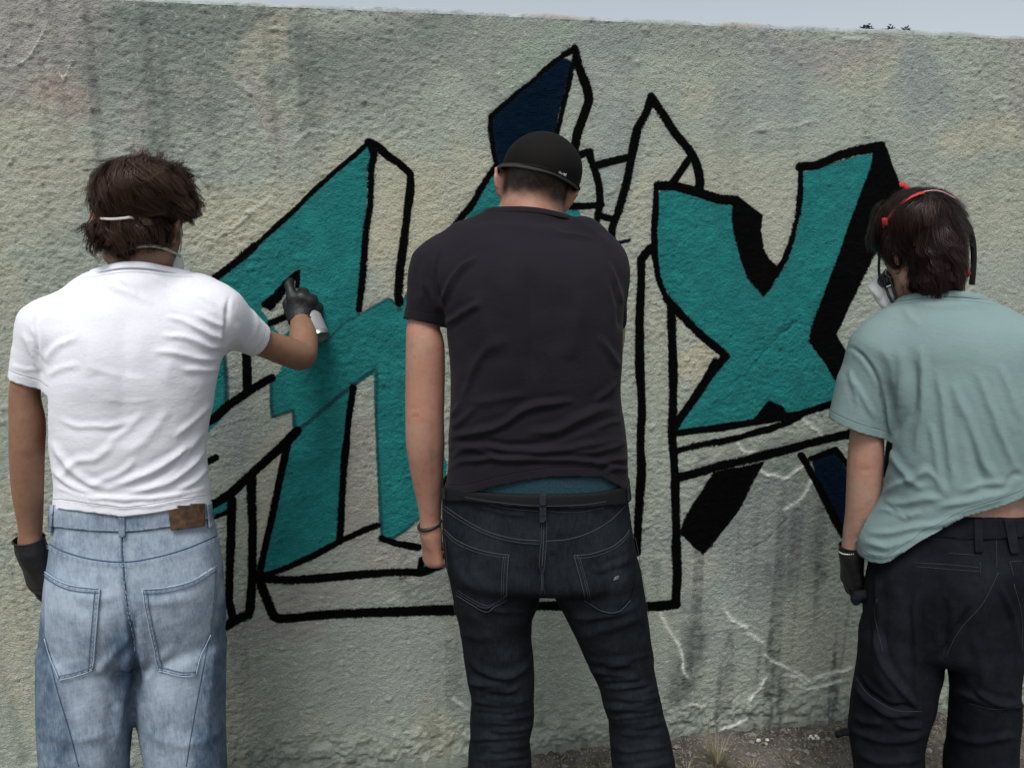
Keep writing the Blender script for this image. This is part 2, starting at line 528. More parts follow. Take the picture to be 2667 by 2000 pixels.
# strokes: (points, width in px of the photograph)
strokes = [
    (zA((1270,200),(1180,285),(1050,390),(890,525),(740,685),(600,815),(450,950)), 9), (zA((450,950),(320,1055),(160,1180),(0,1300)), 16),
    (zA((1270,200),(1340,235),(1400,290),(1480,340),(1560,410),(1575,430),(1575,520),(1552,700),(1532,900),(1505,1100),(1490,1300),(1498,1350)), 18),
    (zA((1290,230),(1310,290),(1290,380),(1290,480),(1285,650),(1260,800),(1245,1000),(1230,1200),(1205,1400)), 15),
    (zA((560,1500),(690,1445)), 15),
    (zB((275,150),(276,320)), 20), (zB((110,470),(180,400),(270,340),(340,300),(400,268)), 18),
    (zB((100,910),(200,850),(310,740),(400,660),(480,590),(535,530)), 19),
    (zB((306,760),(310,1000),(310,1250),(300,1440),(288,1470),(225,1492)), 20), (zB((208,880),(200,1000),(195,1200),(190,1400),(210,1480),(225,1490)), 19), (zB((225,1492),(180,1518)), 19),
    (zB((205,900),(195,940),(100,975)), 8),
    (zB((488,590),(462,720),(430,880),(390,1050),(350,1240),(338,1280)), 16),
    (zB((825,315),(800,480),(778,650),(762,850),(757,1000),(752,1095)), 15),
    (zB((350,1275),(500,1222),(700,1122),(755,1092),(850,1048),(945,1010)), 12),
    (zB((962,1078),(1050,1108),(1150,1125)), 15), (zB((1170,1190),(1158,1250)), 15),
    (zB((330,1282),(500,1290),(700,1272),(900,1256),(1100,1250),(1170,1255),(1280,1205)), 18),
    (zB((345,1290),(380,1390),(412,1470),(440,1482),(500,1480),(700,1462),(1000,1450),(1330,1440)) + [(1400,1578),(1686,1577),(1762,1574)], 21),
    (zC((820,215),(740,255)), 16), (zC((740,260),(660,320),(540,432),(410,520),(300,620),(215,700),(213,800),(230,950),(260,1080)), 9),
    (zC((820,215),(842,330),(872,420),(906,520),(920,590),(890,690),(842,820),(812,960)), 19),
    (zC((822,230),(802,330),(780,480),(742,620),(690,820)), 8),
    (zC((820,995),(925,955),(930,1010),(970,1120),(990,1200),(1002,1330),(985,1400),(968,1520)), 16),
    (zC((950,1062),(1080,1030),(1212,1002)), 18),
    (zC((1375,565),(1340,680),(1280,780),(1240,950),(1210,1100),(1180,1250),(1132,1400),(1092,1500),(1088,1640)), 19),
    (zC((1375,562),(1460,680),(1550,820),(1640,930),(1690,1020),(1712,1100),(1722,1180),(1708,1230)), 20),
    (zC((1640,1010),(1580,1100),(1520,1190)), 16), (zC((780,1345),(900,1342),(1010,1335)), 15), (zC((1000,1412),(1100,1440)), 16),
    (z3((800,378),(740,450),(700,520),(640,640),(540,760),(480,840)), 15),
    (zD((280,340),(278,500),(265,640),(265,800),(290,950),(350,1090)), 13), (zD((350,1090),(450,1210),(600,1350),(742,1475),(640,1590),(570,1680)), 18),
    (zE((620,-20),(540,130),(400,335),(375,385)), 18),
    (zD((290,345),(400,342),(560,382),(700,430),(810,442)), 21),
    (zD((1240,205),(1235,400),(1215,560),(1180,700),(1130,830),(1080,900)), 12),
    (zD((1232,215),(1340,205),(1500,142),(1650,102),(1770,80)), 21),
    (zE((370,425),(500,410),(700,376),(900,350),(1150,302),(1330,248),(1520,190)), 16),
    (zE((390,530),(550,492),(750,450),(950,400),(1050,362),(1150,312)), 14),
    (zE((400,690),(600,640),(800,590),(1000,540),(1200,482),(1450,430),(1620,390)), 19),
    (zD((240,760),(182,830),(175,1000),(165,1250),(170,1500)) + zE((160,100),(165,400),(165,700),(150,950),(140,1150)), 19),
    (zD((380,1140),(385,1400),(385,1560)) + zE((360,100),(356,400),(375,700),(385,1000),(385,1300),(380,1480)), 20),
    (zE((1150,560),(1240,720),(1330,900),(1420,1060)), 16), (zE((1210,582),(1370,522),(1430,600),(1500,740)), 10),
    (zB((75,692),(118,665)), 15), (zB((60,500),(110,470)), 18),
]
soft_strokes = [
    (zA((1190,1445),(1300,1382),(1420,1322),(1500,1372),(1560,1290)), 7), (zA((960,1640),(1080,1512),(1200,1442)), 6),
    (zB((165,150),(176,400)), 12), (zB((395,270),(402,385),(415,462),(512,428),(520,490),(532,545)), 9),
    (zB((535,530),(650,430),(800,320),(930,222)), 12), (zB((940,230),(940,450),(950,800),(960,1000),(966,1080),(1010,1085),(1150,980)), 8),
    (zA((1480,1240),(1500,1400)), 12),
]
navy_strokes = [(zC((1120,1615),(1222,1595)), 11)]
ridges = [  # raised seams and trowel marks in the plaster
    z8((430,190),(480,260),(570,300)), z8((570,335),(650,385)), z8((670,470),(740,510),(820,555),(900,600),(940,630),(980,610),(1060,590),(1130,560),(1170,540)),
    z8((800,590),(860,600),(920,640)), z8((870,650),(920,670),(1010,660),(1120,620)), z8((560,770),(600,700),(700,590)), z8((50,220),(120,350),(160,430),(180,530),(210,600)),
    z8((230,760),(300,765)), z8((400,910),(470,890),(560,860)), zE((890,640),(940,690),(1050,690),(1170,630)), zE((1220,720),(1150,830),(1060,900)),
    zE((760,490),(810,530),(890,530)), zE((1170,350),(1290,450)), [(35,180),(75,150),(125,70)], [(150,185),(165,210),(190,160)], [(60,290),(100,320)], [(700,78),(770,85)],
    [(760,380),(800,345),(880,350)], [(950,105),(975,125)], [(620,220),(650,245)], [(1930,355),(1990,330)], [(2570,240),(2590,262),(2625,255)], [(2090,560-60),(2110,470)],
    [(2200,105),(2260,108)], [(1180,1820),(1205,1840)], [(1975,345),(2130,312)], [(560,630),(700,520)], [(20,430),(60,380)],
]
grooves = [zE((800,1150),(930,1090),(1060,950)), zD((870,1610),(1040,1400),(1200,1250),(1310,1275)), zD((1100,1330),(1190,1250)), zA((1080,1500),(1180,1460)), [(1270,1790),(1330,1825)]]

# the grid: dense where the photograph looks, coarser beyond
def axis(lo, d0, d1, hi, step, grow=1.12, cap=.25):
    mid = np.arange(d0, d1, step)
    out = [mid]
    x, s, a = mid[-1], step, []
    while x < hi: s *= grow; s = min(s, cap); x = min(x + s, hi); a.append(x)
    out.append(np.array(a))
    x, s, a = mid[0], step, []
    while x > lo: s *= grow; s = min(s, cap); x = max(x - s, lo); a.append(x)
    return np.concatenate([np.array(a[::-1])] + out)
gs = axis(-5.0, -1.50, 1.92, 7.0, 0.0044)
gz = np.concatenate([[-0.3, -0.15, -0.06], np.arange(0.0, WALL_H - .012, 0.0044)])
nS, nZ = len(gs), len(gz)
S, Zz = np.meshgrid(gs, gz, indexing='ij')
S, Zz = S.ravel(), Zz.ravel()
base = W0 + S[:, None] * WS + Zz[:, None] * np.array([0, 0, 1.])
wx, wy = project(base)
q3 = np.stack([S, Zz, 0 * S], 1)
jx = wx + 2.6 * noise3(q3, 9, 3) + 1.0 * noise3(q3, 150, 4)
jy = wy + 2.6 * noise3(q3, 9, 5) + 1.0 * noise3(q3, 150, 6)
FAR = 60.
vis = (wx > -300) & (wx < 2950) & (wy > -200) & (wy < 2200)
def on_vis(fn):
    r = np.full(len(wx), FAR); r[vis] = np.clip(fn(jx[vis], jy[vis]), -FAR, FAR); return r
def field(polys, strs, grow=0.):
    def fn(x, y):
        r = np.full(x.shape, FAR)
        for p in polys:
            p = np.array(p); m = (x > p[:, 0].min() - 40) & (x < p[:, 0].max() + 40) & (y > p[:, 1].min() - 40) & (y < p[:, 1].max() + 40)
            if m.any(): r[m] = np.minimum(r[m], poly_sd(x[m], y[m], p.tolist()))
        for pts, w in strs:
            pp = spline(pts, 3).tolist() if len(pts) > 2 and False else pts
            p = np.array(pp); m = (x > p[:, 0].min() - 50) & (x < p[:, 0].max() + 50) & (y > p[:, 1].min() - 50) & (y < p[:, 1].max() + 50)
            if m.any(): r[m] = np.minimum(r[m], seg_dist(x[m], y[m], pp)[0] - w / 2 - grow)
        return r
    return on_vis(fn)
sd_teal = field(teal_polys, [])
sd_hole = field(hole_polys, [])
sd_teal = np.maximum(sd_teal, -sd_hole) - 3.0 * smooth(wy, 0, 1) * (sd_hole > 12)
sd_navy = field(navy_polys, navy_strokes)
sd_black = np.minimum(field([], strokes, 2.2), field(black_polys, []) - 1.5) + 1.3 * noise3(q3, 14, 8)
sd_soft = field([], soft_strokes)
paint = np.minimum(np.minimum(sd_teal, sd_navy), sd_black)

# relief
cal = .65 + .5 * smooth(noise3(q3, 2.6, 19) + .4 * noise3(q3, 7, 20), -.5, .6)
h = 0.0007 * noise3(q3, 24, 11) + 1.05 * cal * (0.0008 * noise3(q3 * [1, 1.4, 1], 62, 12) + 0.0013 * noise3(q3 * [.8, 1.5, 1], 110, 13) + .0010 * noise3(q3, 180, 18))
h += 0.004 * noise3(q3, 2.3, 14)
def blobs(cell, seed, amp, rmin, rmax, thr):
    """round droplets of plaster scattered over the face"""
    I = np.floor(np.stack([S, Zz], 1) / cell).astype(np.int64)
    r_ = np.zeros(len(S))
    for a in (-1, 0, 1):
        for b in (-1, 0, 1):
            ci, cj = I[:, 0] + a, I[:, 1] + b; o = np.zeros_like(ci)
            on = hash3(ci, cj, o, seed) < thr
            cx = (ci + .2 + .6 * hash3(ci, cj, o, seed + 1)) * cell; cz = (cj + .2 + .6 * hash3(ci, cj, o, seed + 2)) * cell
            rr = rmin + (rmax - rmin) * hash3(ci, cj, o, seed + 3) ** 2
            d = np.hypot((S - cx), (Zz - cz) * 1.15) / rr
            r_ = np.maximum(r_, np.where(on, amp * rr / rmax * np.sqrt(np.clip(1 - d * d, 0, 1)), 0))
    return r_
h += blobs(.024, 31, .0026, .0028, .0062, .30) + blobs(.06, 41, .0036, .0050, .010, .22) + blobs(.012, 51, .0028, .0024, .0040, .30) + blobs(.0095, 55, .0024, .0021, .0034, .22) * smooth(noise3(q3, 5, 56), -.2, .5) + blobs(.16, 43, .0042, .008, .013, .3)
ridge_w = np.zeros(len(S)); crack = np.full(len(S), 40.)
for ri, r_ in enumerate(ridges):
    p = np.array(r_); m = (wx > p[:, 0].min() - 30) & (wx < p[:, 0].max() + 30) & (wy > p[:, 1].min() - 30) & (wy < p[:, 1].max() + 30)
    d, t = seg_dist(wx[m] + 5 * noise3(q3[m], 22, 21), wy[m] + 5 * noise3(q3[m], 22, 22), r_)
    wd = 1.9 * (1 - (2 * t - 1) ** 4) * (1 if ri < 9 else .75)
    crack[m] = np.minimum(crack[m], np.clip(d - wd, -4, 40) + (0 if ri < 15 else 2.2))
    e_ = np.exp(-(d / 5.0) ** 2); ridge_w[m] = np.maximum(ridge_w[m], e_)
    h[m] += .0045 * np.exp(-(d / 4.6) ** 2) * (.6 + .5 * noise3(q3[m], 50, 23))
for r_ in grooves:
    d, t = seg_dist(wx + 4 * noise3(q3, 30, 21), wy + 4 * noise3(q3, 30, 22), r_)
    h -= .003 * np.exp(-(d / 4) ** 2)
rough_base = smooth(Zz, .22, .02)                              # crumbling plaster near the soil
h += rough_base * (.006 * noise3(q3, 30, 25) + .004 * noise3(q3, 80, 26))
h[paint < 2] *= .82                                            # paint fills the finest pores
P = base + h[:, None] * WN
# tint of old paint coats: (x, y, rx, ry, rgb, weight)
def srgb(r, g, b):
    return tuple(((c / 255 + .055) / 1.055) ** 2.4 if c > 10 else c / 255 / 12.92 for c in (r, g, b))
base_col = np.array(srgb(163, 172, 159))
tint = np.ones((len(S), 3)) * base_col
warp = 130 * noise3(q3, 4.5, 61) + 70 * noise3(q3, 13, 62) + 40 * noise3(q3, 40, 65)
warp2 = 130 * noise3(q3, 4.5, 63) + 70 * noise3(q3, 13, 64)
CREAM, PINK, BLUE, DARK, GREEN, LIGHT = srgb(190, 186, 161), srgb(158, 150, 148), srgb(138, 147, 153), srgb(104, 114, 110), srgb(148, 168, 150), srgb(182, 189, 178)
patches = [(700,150,520,190,DARK,.42),(1500,120,500,90,DARK,.3),(560,60,330,60,DARK,.4),(120,130,190,230,PINK,.7),(60,450,150,200,CREAM,.45),(150,250,70,60,srgb(170,146,134),.5),(350,500,300,150,BLUE,.2),(420,180,260,220,DARK,.45),(900,120,300,90,DARK,.3),
    (700,200,60,200,CREAM,.5),(690,330,40,120,PINK,.5),(360,330,50,90,PINK,.45),(1080,480,300,150,CREAM,.65),(640,600,230,150,CREAM,.75),(1100,620,120,250,CREAM,.6),(250,480,200,100,CREAM,.3),
    (60,900,60,300,CREAM,.5),(30,1500,60,400,CREAM,.55),(1450,150,130,60,GREEN,.5),(1560,190,90,100,BLUE,.45),(1800,290,60,60,CREAM,.4),(1900,520,220,170,CREAM,.45),(1580,430,110,120,BLUE,.4),
    (2150,130,180,70,PINK,.6),(2220,200,110,60,CREAM,.4),(2380,200,60,110,BLUE,.55),(2560,330,110,90,CREAM,.6),(2640,250,50,120,PINK,.5),(2560,620,110,120,CREAM,.4),(2010,230,60,160,BLUE,.4),
    (1690,900,110,300,LIGHT,.55),(1690,700,60,300,CREAM,.4),(1830,930,90,90,CREAM,.9),(720,1180,90,110,BLUE,.45),(700,1250,60,160,CREAM,.6),(930,1300,80,200,srgb(160,150,140),.6),(1000,1470,170,70,PINK,.55),
    (760,1600,240,60,PINK,.6),(680,1450,60,160,CREAM,.5),(1100,1545,160,40,DARK,.5),(640,1850,60,200,CREAM,.35),(1170,1900,60,100,CREAM,.5),(1800,1500,60,120,CREAM,.35),(2150,1650,80,110,CREAM,.3),
    (2000,1350,200,220,DARK,.6),(1950,1280,120,60,DARK,.6),(1820,1700,60,160,DARK,.5),(1900,1500,160,300,BLUE,.4),(1100,1750,300,160,BLUE,.3),(560,1130,60,100,BLUE,.6),(2020,1140,110,40,DARK,.45),(1500,1000,900,60,LIGHT,.15),(600,1700,500,200,DARK,.12),(2350,450,150,100,DARK,.1)]
for (x, y, rx, ry, c, w) in patches:
    m = vis
    e = ((wx[m] + warp[m] * .5 - x) / rx) ** 2 + ((wy[m] + warp2[m] * .5 - y) / ry) ** 2
    a = np.clip(.95 * w * smooth(1.4 - e, 0, 1.0), 0, 1)[:, None]
    tint[m] = tint[m] * (1 - a) + np.array(c) * a
a = (.75 * ridge_w * smooth(wy, 900, 1250) + .2 * ridge_w)[:, None]; tint = tint * (1 - a) + np.array(srgb(222, 226, 216)) * a
# drips of damp running down, darker at the soil
streak = smooth(noise3(np.stack([S * 22, Zz * 1.6, 0 * S], 1), 1, 71) + .5 * noise3(np.stack([S * 60, Zz * 3, 0 * S], 1), 1, 72), .15, .95)
stain = streak * (.16 + .55 * smooth(wy, 1150, 1450) * smooth(wx, 1700, 1850) + .16 * smooth(wy, 1550, 1750) + .30 * smooth(wy, 620, 250) * smooth(wx, 1250, 800))
for (pts, w, a) in [([(1810,1640),(1800,1700),(1780,1770),(1755,1815)], 26, .75), ([(1745,1600),(1750,1700)], 14, .3), ([(1900,1650),(1897,1760),(1890,1890)], 8, .5), ([(2140,1370),(2142,1500)], 12, .6), ([(1990,1340),(2000,1500)], 18, .35), ([(1930,1350),(1925,1500)], 14, .3),
                    ([(1710,1480),(1712,1540)], 14, .35), ([(2215,1330),(2235,1480)], 12, .3), ([(1070,1530),(1130,1520)], 16, .3)]:
    d, t = seg_dist(wx, wy, pts)
    stain = np.maximum(stain, a * smooth(w + warp * .12 - d, -w * .5, w * .8))
stain = np.maximum(stain, .75 * smooth(Zz + .03 * noise3(q3, 9, 73), .10, .0) * (.6 + .4 * noise3(q3, 40, 74)))
stain = np.clip(stain * (.55 + .75 * smooth(noise3(q3, 55, 91) + .5 * noise3(q3, 130, 92), -.6, .7)), 0, 1) * (1 - .8 * ridge_w)

ii, jj = np.meshgrid(np.arange(nS - 1), np.arange(nZ - 1), indexing='ij')
a_ = (ii * nZ + jj).ravel()
quads = np.stack([a_, a_ + nZ, a_ + nZ + 1, a_ + 1], -1)
allN = vnormals(P, quads)

m = NT('graffiti_plaster')
edge_n = m.math('MULTIPLY', m.math('SUBTRACT', m.noise(150, 3, .6), .5), 5.0)
edge_f = m.math('MULTIPLY', m.math('SUBTRACT', m.noise(420, 2, .6), .5), 6.0)
edge_v = m.step(m.noise(9, 2), .42, .66, .6, 2.2)
def cover(attr, soft, w=1.0):
    v = m.math('ADD', m.attr(attr), m.math('MULTIPLY', m.math('MULTIPLY', m.math('ADD', edge_n, edge_f), edge_v), w))
    return m.step(v, soft, -soft)
n1 = m.noise(3.5, 5, .6)
col = m.mix(m.step(n1, .35, .7, 0, .28), m.attr('tint', True), (.30, .33, .30))
col = m.mix(m.step(m.noise(9, 4, .6), .48, .72, 0, .28), col, (.50, .49, .40))
col = m.mix(m.step(m.noise(190, 3, .6), .4, .75, 0, .25), col, (.20, .21, .2))
spk = m.math('MULTIPLY', m.step(m.noise(75, 2, .5), .62, .72), .4)
col = m.mix(spk, col, (.60, .62, .57))
col = m.mix(m.math('MULTIPLY', m.attr('stain'), .8), col, (.075, .085, .08))
ck = m.step(m.math('ADD', m.attr('crack'), m.math('MULTIPLY', m.math('SUBTRACT', m.noise(180, 3, .6), .5), 5.0)), 1.6, -1.2)
col = m.mix(m.math('MULTIPLY', ck, .85), col, (.72, .76, .70))
teal = m.mix(m.step(m.noise(14, 4, .6), .35, .7), (.005, .155, .152), (.009, .210, .203))
teal = m.mix(m.step(m.noise(230, 2, .6), .55, .8, 0, .35), teal, (.02, .25, .24))
col = m.mix(cover('sd_teal', 2.2), col, teal)
navy = m.mix(m.noise(20, 3), (.0006, .0050, .014), (.0009, .0100, .025))
col = m.mix(cover('sd_navy', 2.5), col, navy)
col = m.mix(m.math('MULTIPLY', cover('sd_soft', 4.0, .8), .86), col, (.004, .040, .050))
# over-spray haze just outside each black line
ov = m.math('MULTIPLY', m.step(m.attr('sd_black'), 20, -2, 0, .42), m.step(m.noise(300, 2, .7), .4, .75))
col = m.mix(ov, col, (.02, .022, .024))
blk = m.mix(m.step(m.noise(260, 2, .7), .66, .8, 0, .5), (.0010, .0011, .0013), (.022, .028, .027))
cb = cover('sd_black', 2.0)
col = m.mix(cb, col, blk)
nb = m.bump(m.noise(210, 4, .68, m.coord((.8, 1, 1.35))), .0050, 1.0)
nb = m.bump(m.voronoi(170, m.coord(), 'SMOOTH_F1', .4), .0024, .6, nb)
nb = m.bump(m.noise(480, 2, .6), .0009, .8, nb)
pt_ = m.step(m.attr('paint'), 2.5, -2.5)
spc = m.math('SUBTRACT', .30, m.math('MULTIPLY', m.math('MAXIMUM', cb, cover('sd_navy', 2.5)), .25))
rgh = m.step(m.noise(6, 3), .3, .7, .74, .88)
MAT_WALL = m.out(col, rgh, nb)
m.l.new(spc, m.b.inputs['Specular IOR Level'])

wall = thing('plastered_wall', 'long rough grey plastered wall, sprayed with teal and black graffiti letters, behind the painters', 'wall', tuple(W0), wall_yaw); wall['kind'] = 'thing'
Rw = np.stack([WS, -WN, np.array([0, 0, 1.])], 1)        # world -> wall local: (p-W0) @ Rw
PL = (P - W0) @ Rw
NL = allN @ Rw
fq = paint[quads].min(1)
fx = wx[quads].mean(1); fy = wy[quads].mean(1)
which = np.zeros(len(quads), int)
on = fq < 3
lim = np.interp(fy, [0, 900, 1040, 2000], [1160, 1160, 1200, 1200])
which[on & (fx < 1165)] = 1
which[on & (fx >= 1165)] = 2
xleft = np.interp(fy, [0, 480, 640, 860, 1140, 1300, 2000], [1690, 1690, 1688, 1700, 1735, 1752, 1775])
which[on & (fx >= xleft)] = 3
lab = {1: 'teal letter with black outline, left part half finished', 2: 'pointed letter with navy tip and bare black outline', 3: 'big teal X shaped letter with solid black shadow'}
for w_ in range(4):
    f = quads[which == w_]
    used = np.unique(f); mp = -np.ones(len(P), int); mp[used] = np.arange(len(used))
    o = mesh_obj('plaster_face' if w_ == 0 else 'graffiti_letter', PL[used], mp[f], MAT_WALL, wall,
                 attrs={'sd_teal': sd_teal[used], 'sd_navy': sd_navy[used], 'sd_black': sd_black[used], 'sd_soft': sd_soft[used], 'paint': paint[used], 'crack': crack[used], 'stain': stain[used]}, colattrs={'tint': tint[used]})
    o.data.normals_split_custom_set_from_vertices(NL[used].tolist())
    if w_: o['label'] = lab[w_]
# the core of the wall: rounded top edge, flat top and back
m = NT('wall_top_plaster')
c0 = m.mix(m.step(m.noise(7, 4, .7), .4, .62), (.36, .40, .39), (.28, .33, .32))
c0 = m.mix(m.step(m.noise(4, 3, .7), .55, .66, 0, .7), c0, (.34, .30, .29))
c0 = m.mix(m.step(m.noise(30, 3, .7), .52, .7, 0, .6), c0, (.12, .14, .13))
MAT_TOP = m.out(c0, .85, m.bump(m.noise(90, 4, .65), .004, 1.0))
tz = gz[-1]
topS = gs[::3]
prof = [(0, tz), (.0005, tz + .004), (.003, tz + .0085), (.008, tz + .012), (.02, tz + .0135), (.12, tz + .015), (WALL_T - .01, tz + .012), (WALL_T, tz), (WALL_T, 1.0), (WALL_T, -.3)]
pr = np.array(prof)
SV, SF = [], []
hedge = h.reshape(nS, nZ)[:, -1]
he = np.interp(topS, gs, hedge)
w1 = noise3(np.stack([topS, 0 * topS, 0 * topS], 1), 9, 81) * .004 + noise3(np.stack([topS, 0 * topS, 0 * topS], 1), 35, 82) * .003
for k, (y, z) in enumerate(prof):
    fade = 1.0 if k < 4 else 0.0
    lift = w1 * (0 if k == 0 else 1) * (1 if k < 7 else 0)
    SV.append(np.stack([topS, y - he * fade, z + lift], 1))
SV = np.stack(SV, 1); nk = len(prof)
i, k = np.meshgrid(np.arange(len(topS) - 1), np.arange(nk - 1), indexing='ij')
a_ = (i * nk + k).ravel()
mesh_obj('wall_top', SV.reshape(-1, 3), np.stack([a_, a_ + nk, a_ + nk + 1, a_ + 1], -1), MAT_TOP, wall)
print('wall done', nS, nZ)
# ------------------------------------------------------------------ people: frames, clothes, hands, heads, hair
class Frame:
    """a person's own axes: u to the right, v away from the camera, z up; origin on the ground under the hips"""
    def __init__(s, x, y, k=.7):
        s.O = np.array([x, y, 0.]); s.yaw = k * math.atan2(-x, y)
        c, sn = math.cos(s.yaw), math.sin(s.yaw)
        s.R = np.array([[c, -sn, 0], [sn, c, 0], [0, 0, 1.]])      # columns are u, v, z
        s.C = (CAMP - s.O) @ s.R
    def pt(s, px, py, v=0.0):
        d = ray(px, py) @ s.R
        t = (v - s.C[1]) / d[1]
        return s.C + t * d
    def mpp(s, px, py, v=0.0):
        return (s.pt(px + 5, py, v)[0] - s.pt(px - 5, py, v)[0]) / 10
    def px(s, V):
        return project(s.O + np.asarray(V) @ s.R.T)
    def rows(s, rws, grow=0.0):
        """(py, left px, right px, half depth, centre v) -> loft rows whose outline meets those pixels"""
        out = []
        for r in rws:
            py, L, R, b = r[:4]; vc = r[4] if len(r) > 4 else 0.0
            z = s.pt((L + R) / 2, py, vc)[2]
            pl, pr = s.pt(L, py, vc), s.pt(R, py, vc)
            D = vc - s.C[1]
            sl, sr = (pl[0] - s.C[0]) / D, (pr[0] - s.C[0]) / D
            a = (pr[0] - pl[0]) / 2
            for _ in range(12):
                el, er = math.sqrt(a * a + sl * sl * b * b), math.sqrt(a * a + sr * sr * b * b)
                a *= (sr - sl) * D / (el + er)
            cu = sl * D + math.sqrt(a * a + sl * sl * b * b) + s.C[0]
            out.append((z, cu, vc, a + grow, b + grow))
        return out
    def line(s, pts, rows):
        """a hem or waist line drawn on the garment's back, as (u, z) pairs; rows come from rows()"""
        A = np.array(sorted(rows)); out = []
        for x, y in pts:
            v = 0.0
            for _ in range(6):
                p = s.pt(x, y, v)
                cu, vc, a, b = [np.interp(p[2], A[:, 0], A[:, i]) for i in (1, 2, 3, 4)]
                v = vc - b * math.sqrt(max(0., 1 - ((p[0] - cu) / a) ** 2))
            out.append(p)
        return np.array(out)
    def tubes(s, pts, k=0.0, grow=0.0, **kw):
        """(px, py, v, radius px) -> chain; k > 0 asks for a smooth limb"""
        if k > 0 and len(pts) > 2: pts = spline(pts, 5); k = 0.0
        P = [s.pt(p[0], p[1], p[2]) for p in pts]
        r = [p[3] * s.mpp(p[0], p[1], p[2]) + grow for p in pts]
        return chain(P, r, k, **kw)
    def ball(s, px, py, v, ru, rz, rv, R=None):
        m = s.mpp(px, py, v); mz = abs(s.pt(px, py + 5, v)[2] - s.pt(px, py - 5, v)[2]) / 10
        return ellipsoid(s.pt(px, py, v), (ru * m, rv, rz * mz), R)

def rot(yaw=0, pitch=0, roll=0):
    """head axes as columns right, forward, up; yaw>0 turns right, pitch>0 looks down, roll>0 leans to the right"""
    y, p, r = map(math.radians, (yaw, pitch, roll))
    Ry = np.array([[math.cos(y), math.sin(y), 0], [-math.sin(y), math.cos(y), 0], [0, 0, 1.]])
    Rp = np.array([[1, 0, 0], [0, math.cos(p), math.sin(p)], [0, -math.sin(p), math.cos(p)]])
    Rr = np.array([[math.cos(r), 0, math.sin(r)], [0, 1, 0], [-math.sin(r), 0, math.cos(r)]])
    return Ry @ Rp @ Rr

def head_fn(c, R, s=1.0):
    X = lambda *p: c + R @ (np.array(p) * s)
    E = lambda p, r: ellipsoid(X(*p), np.array(r) * s, R)
    fs = [E((0, -.012, .035), (.076, .096, .086)), (E((0, .035, -.02), (.064, .062, .082)), .03), (E((0, .062, -.088), (.032, .034, .026)), .03),
          (chain([X(-.055, .01, -.065), X(-.03, .06, -.092), X(.03, .06, -.092), X(.055, .01, -.065)], [.018 * s] * 4), .03),
          (chain([X(0, .092, .012), X(0, .108, -.012), X(0, .117, -.028)], np.array([.008, .010, .012]) * s), .012),
          (chain([X(-.035, .085, .022), X(.035, .085, .022)], np.array([.012, .012]) * s), .015),
          (chain([X(-.018, .097, -.056), X(0, .103, -.054), X(.018, .097, -.056)], np.array([.006, .008, .006]) * s), .008)]
    for sd in (-1, 1):                                           # ears: helix, bowl and lobe
        arc = [X(sd * .076, .012, .012), X(sd * .083, .008, .03), X(sd * .092, -.008, .034), X(sd * .098, -.020, .022), X(sd * .096, -.022, .0), X(sd * .088, -.014, -.018), X(sd * .080, -.002, -.030)]
        fs.append((chain(arc, np.array([.004, .0045, .005, .005, .005, .005, .0065]) * s, .004), .006))
        fs.append((chain([X(sd * .078, -.002, .020), X(sd * .083, -.008, .002), X(sd * .079, -.002, -.018)], np.array([.009, .010, .008]) * s, .008), .008))
    return union(fs, .01), X

def hand(w, d, n, curl, side=1, s=1.0, thumb=None, spread=.06, grow=0.0, tl=1.0, fing=(1, 1, 1, 1)):
    """w wrist, d towards the fingers, n out of the back of the hand; curl: four fingers x (knuckle, middle, tip) degrees; l points to the thumb"""
    w = np.array(w, float); d = nrm(d); n = nrm(np.array(n, float) - d * (np.array(n, float) @ d)); l = np.cross(d, n) * side
    fs = []
    offs = [.026, .009, -.009, -.026]
    lens = np.array([[.044, .026, .021], [.048, .030, .022], [.045, .028, .021], [.035, .021, .019]]) * s
    for i, o in enumerate(offs):
        a = w + d * .008 * s + l * o * .55 * s
        b = w + (d * (.088 - .006 * abs(i - 1)) + l * o + n * (.002 - .0025 * abs(i - 1.2))) * s
        fs.append((chain([a, b], np.array([.0145, .0115]) * s + grow), .016 * s))
        ang = 0.0; P = [b]; dd0 = nrm(d + l * (spread * (1.5 - i) / 1.5))
        for j in range(3):
            ang += math.radians(curl[i][j])
            dd = dd0 * math.cos(ang) - n * math.sin(ang)
            P.append(P[-1] + dd * lens[i][j] * fing[i])
        fs.append((chain(P, np.array([.0105, .0095, .0085, .0072]) * s * (.88 if i == 3 else 1) + grow), .004 * s))
    fs.append((chain([w - d * .02 * s + l * .006, w + d * .02 * s + l * .004, w - d * .02 * s - l * .008, w + d * .02 * s - l * .006], np.array([.018, .017, .018, .017]) * s + grow), .02 * s))
    t = thumb or [(.028, .020, -.010), (.055, .040, -.022), (.080, .046, -.026), (.102, .044, -.028)]
    fs.append((chain([w + (d * p[0] + l * p[1] + n * p[2]) * s for p in t], np.array([.0150, .0125, .0105, .0085]) * s + grow, .004), .008 * s))
    return union(fs, .01)

def facing(V, N, fr):
    view = fr.C - V
    view /= np.linalg.norm(view, axis=1)[:, None]
    return smooth(np.sum(N * view, 1), -.1, .35)

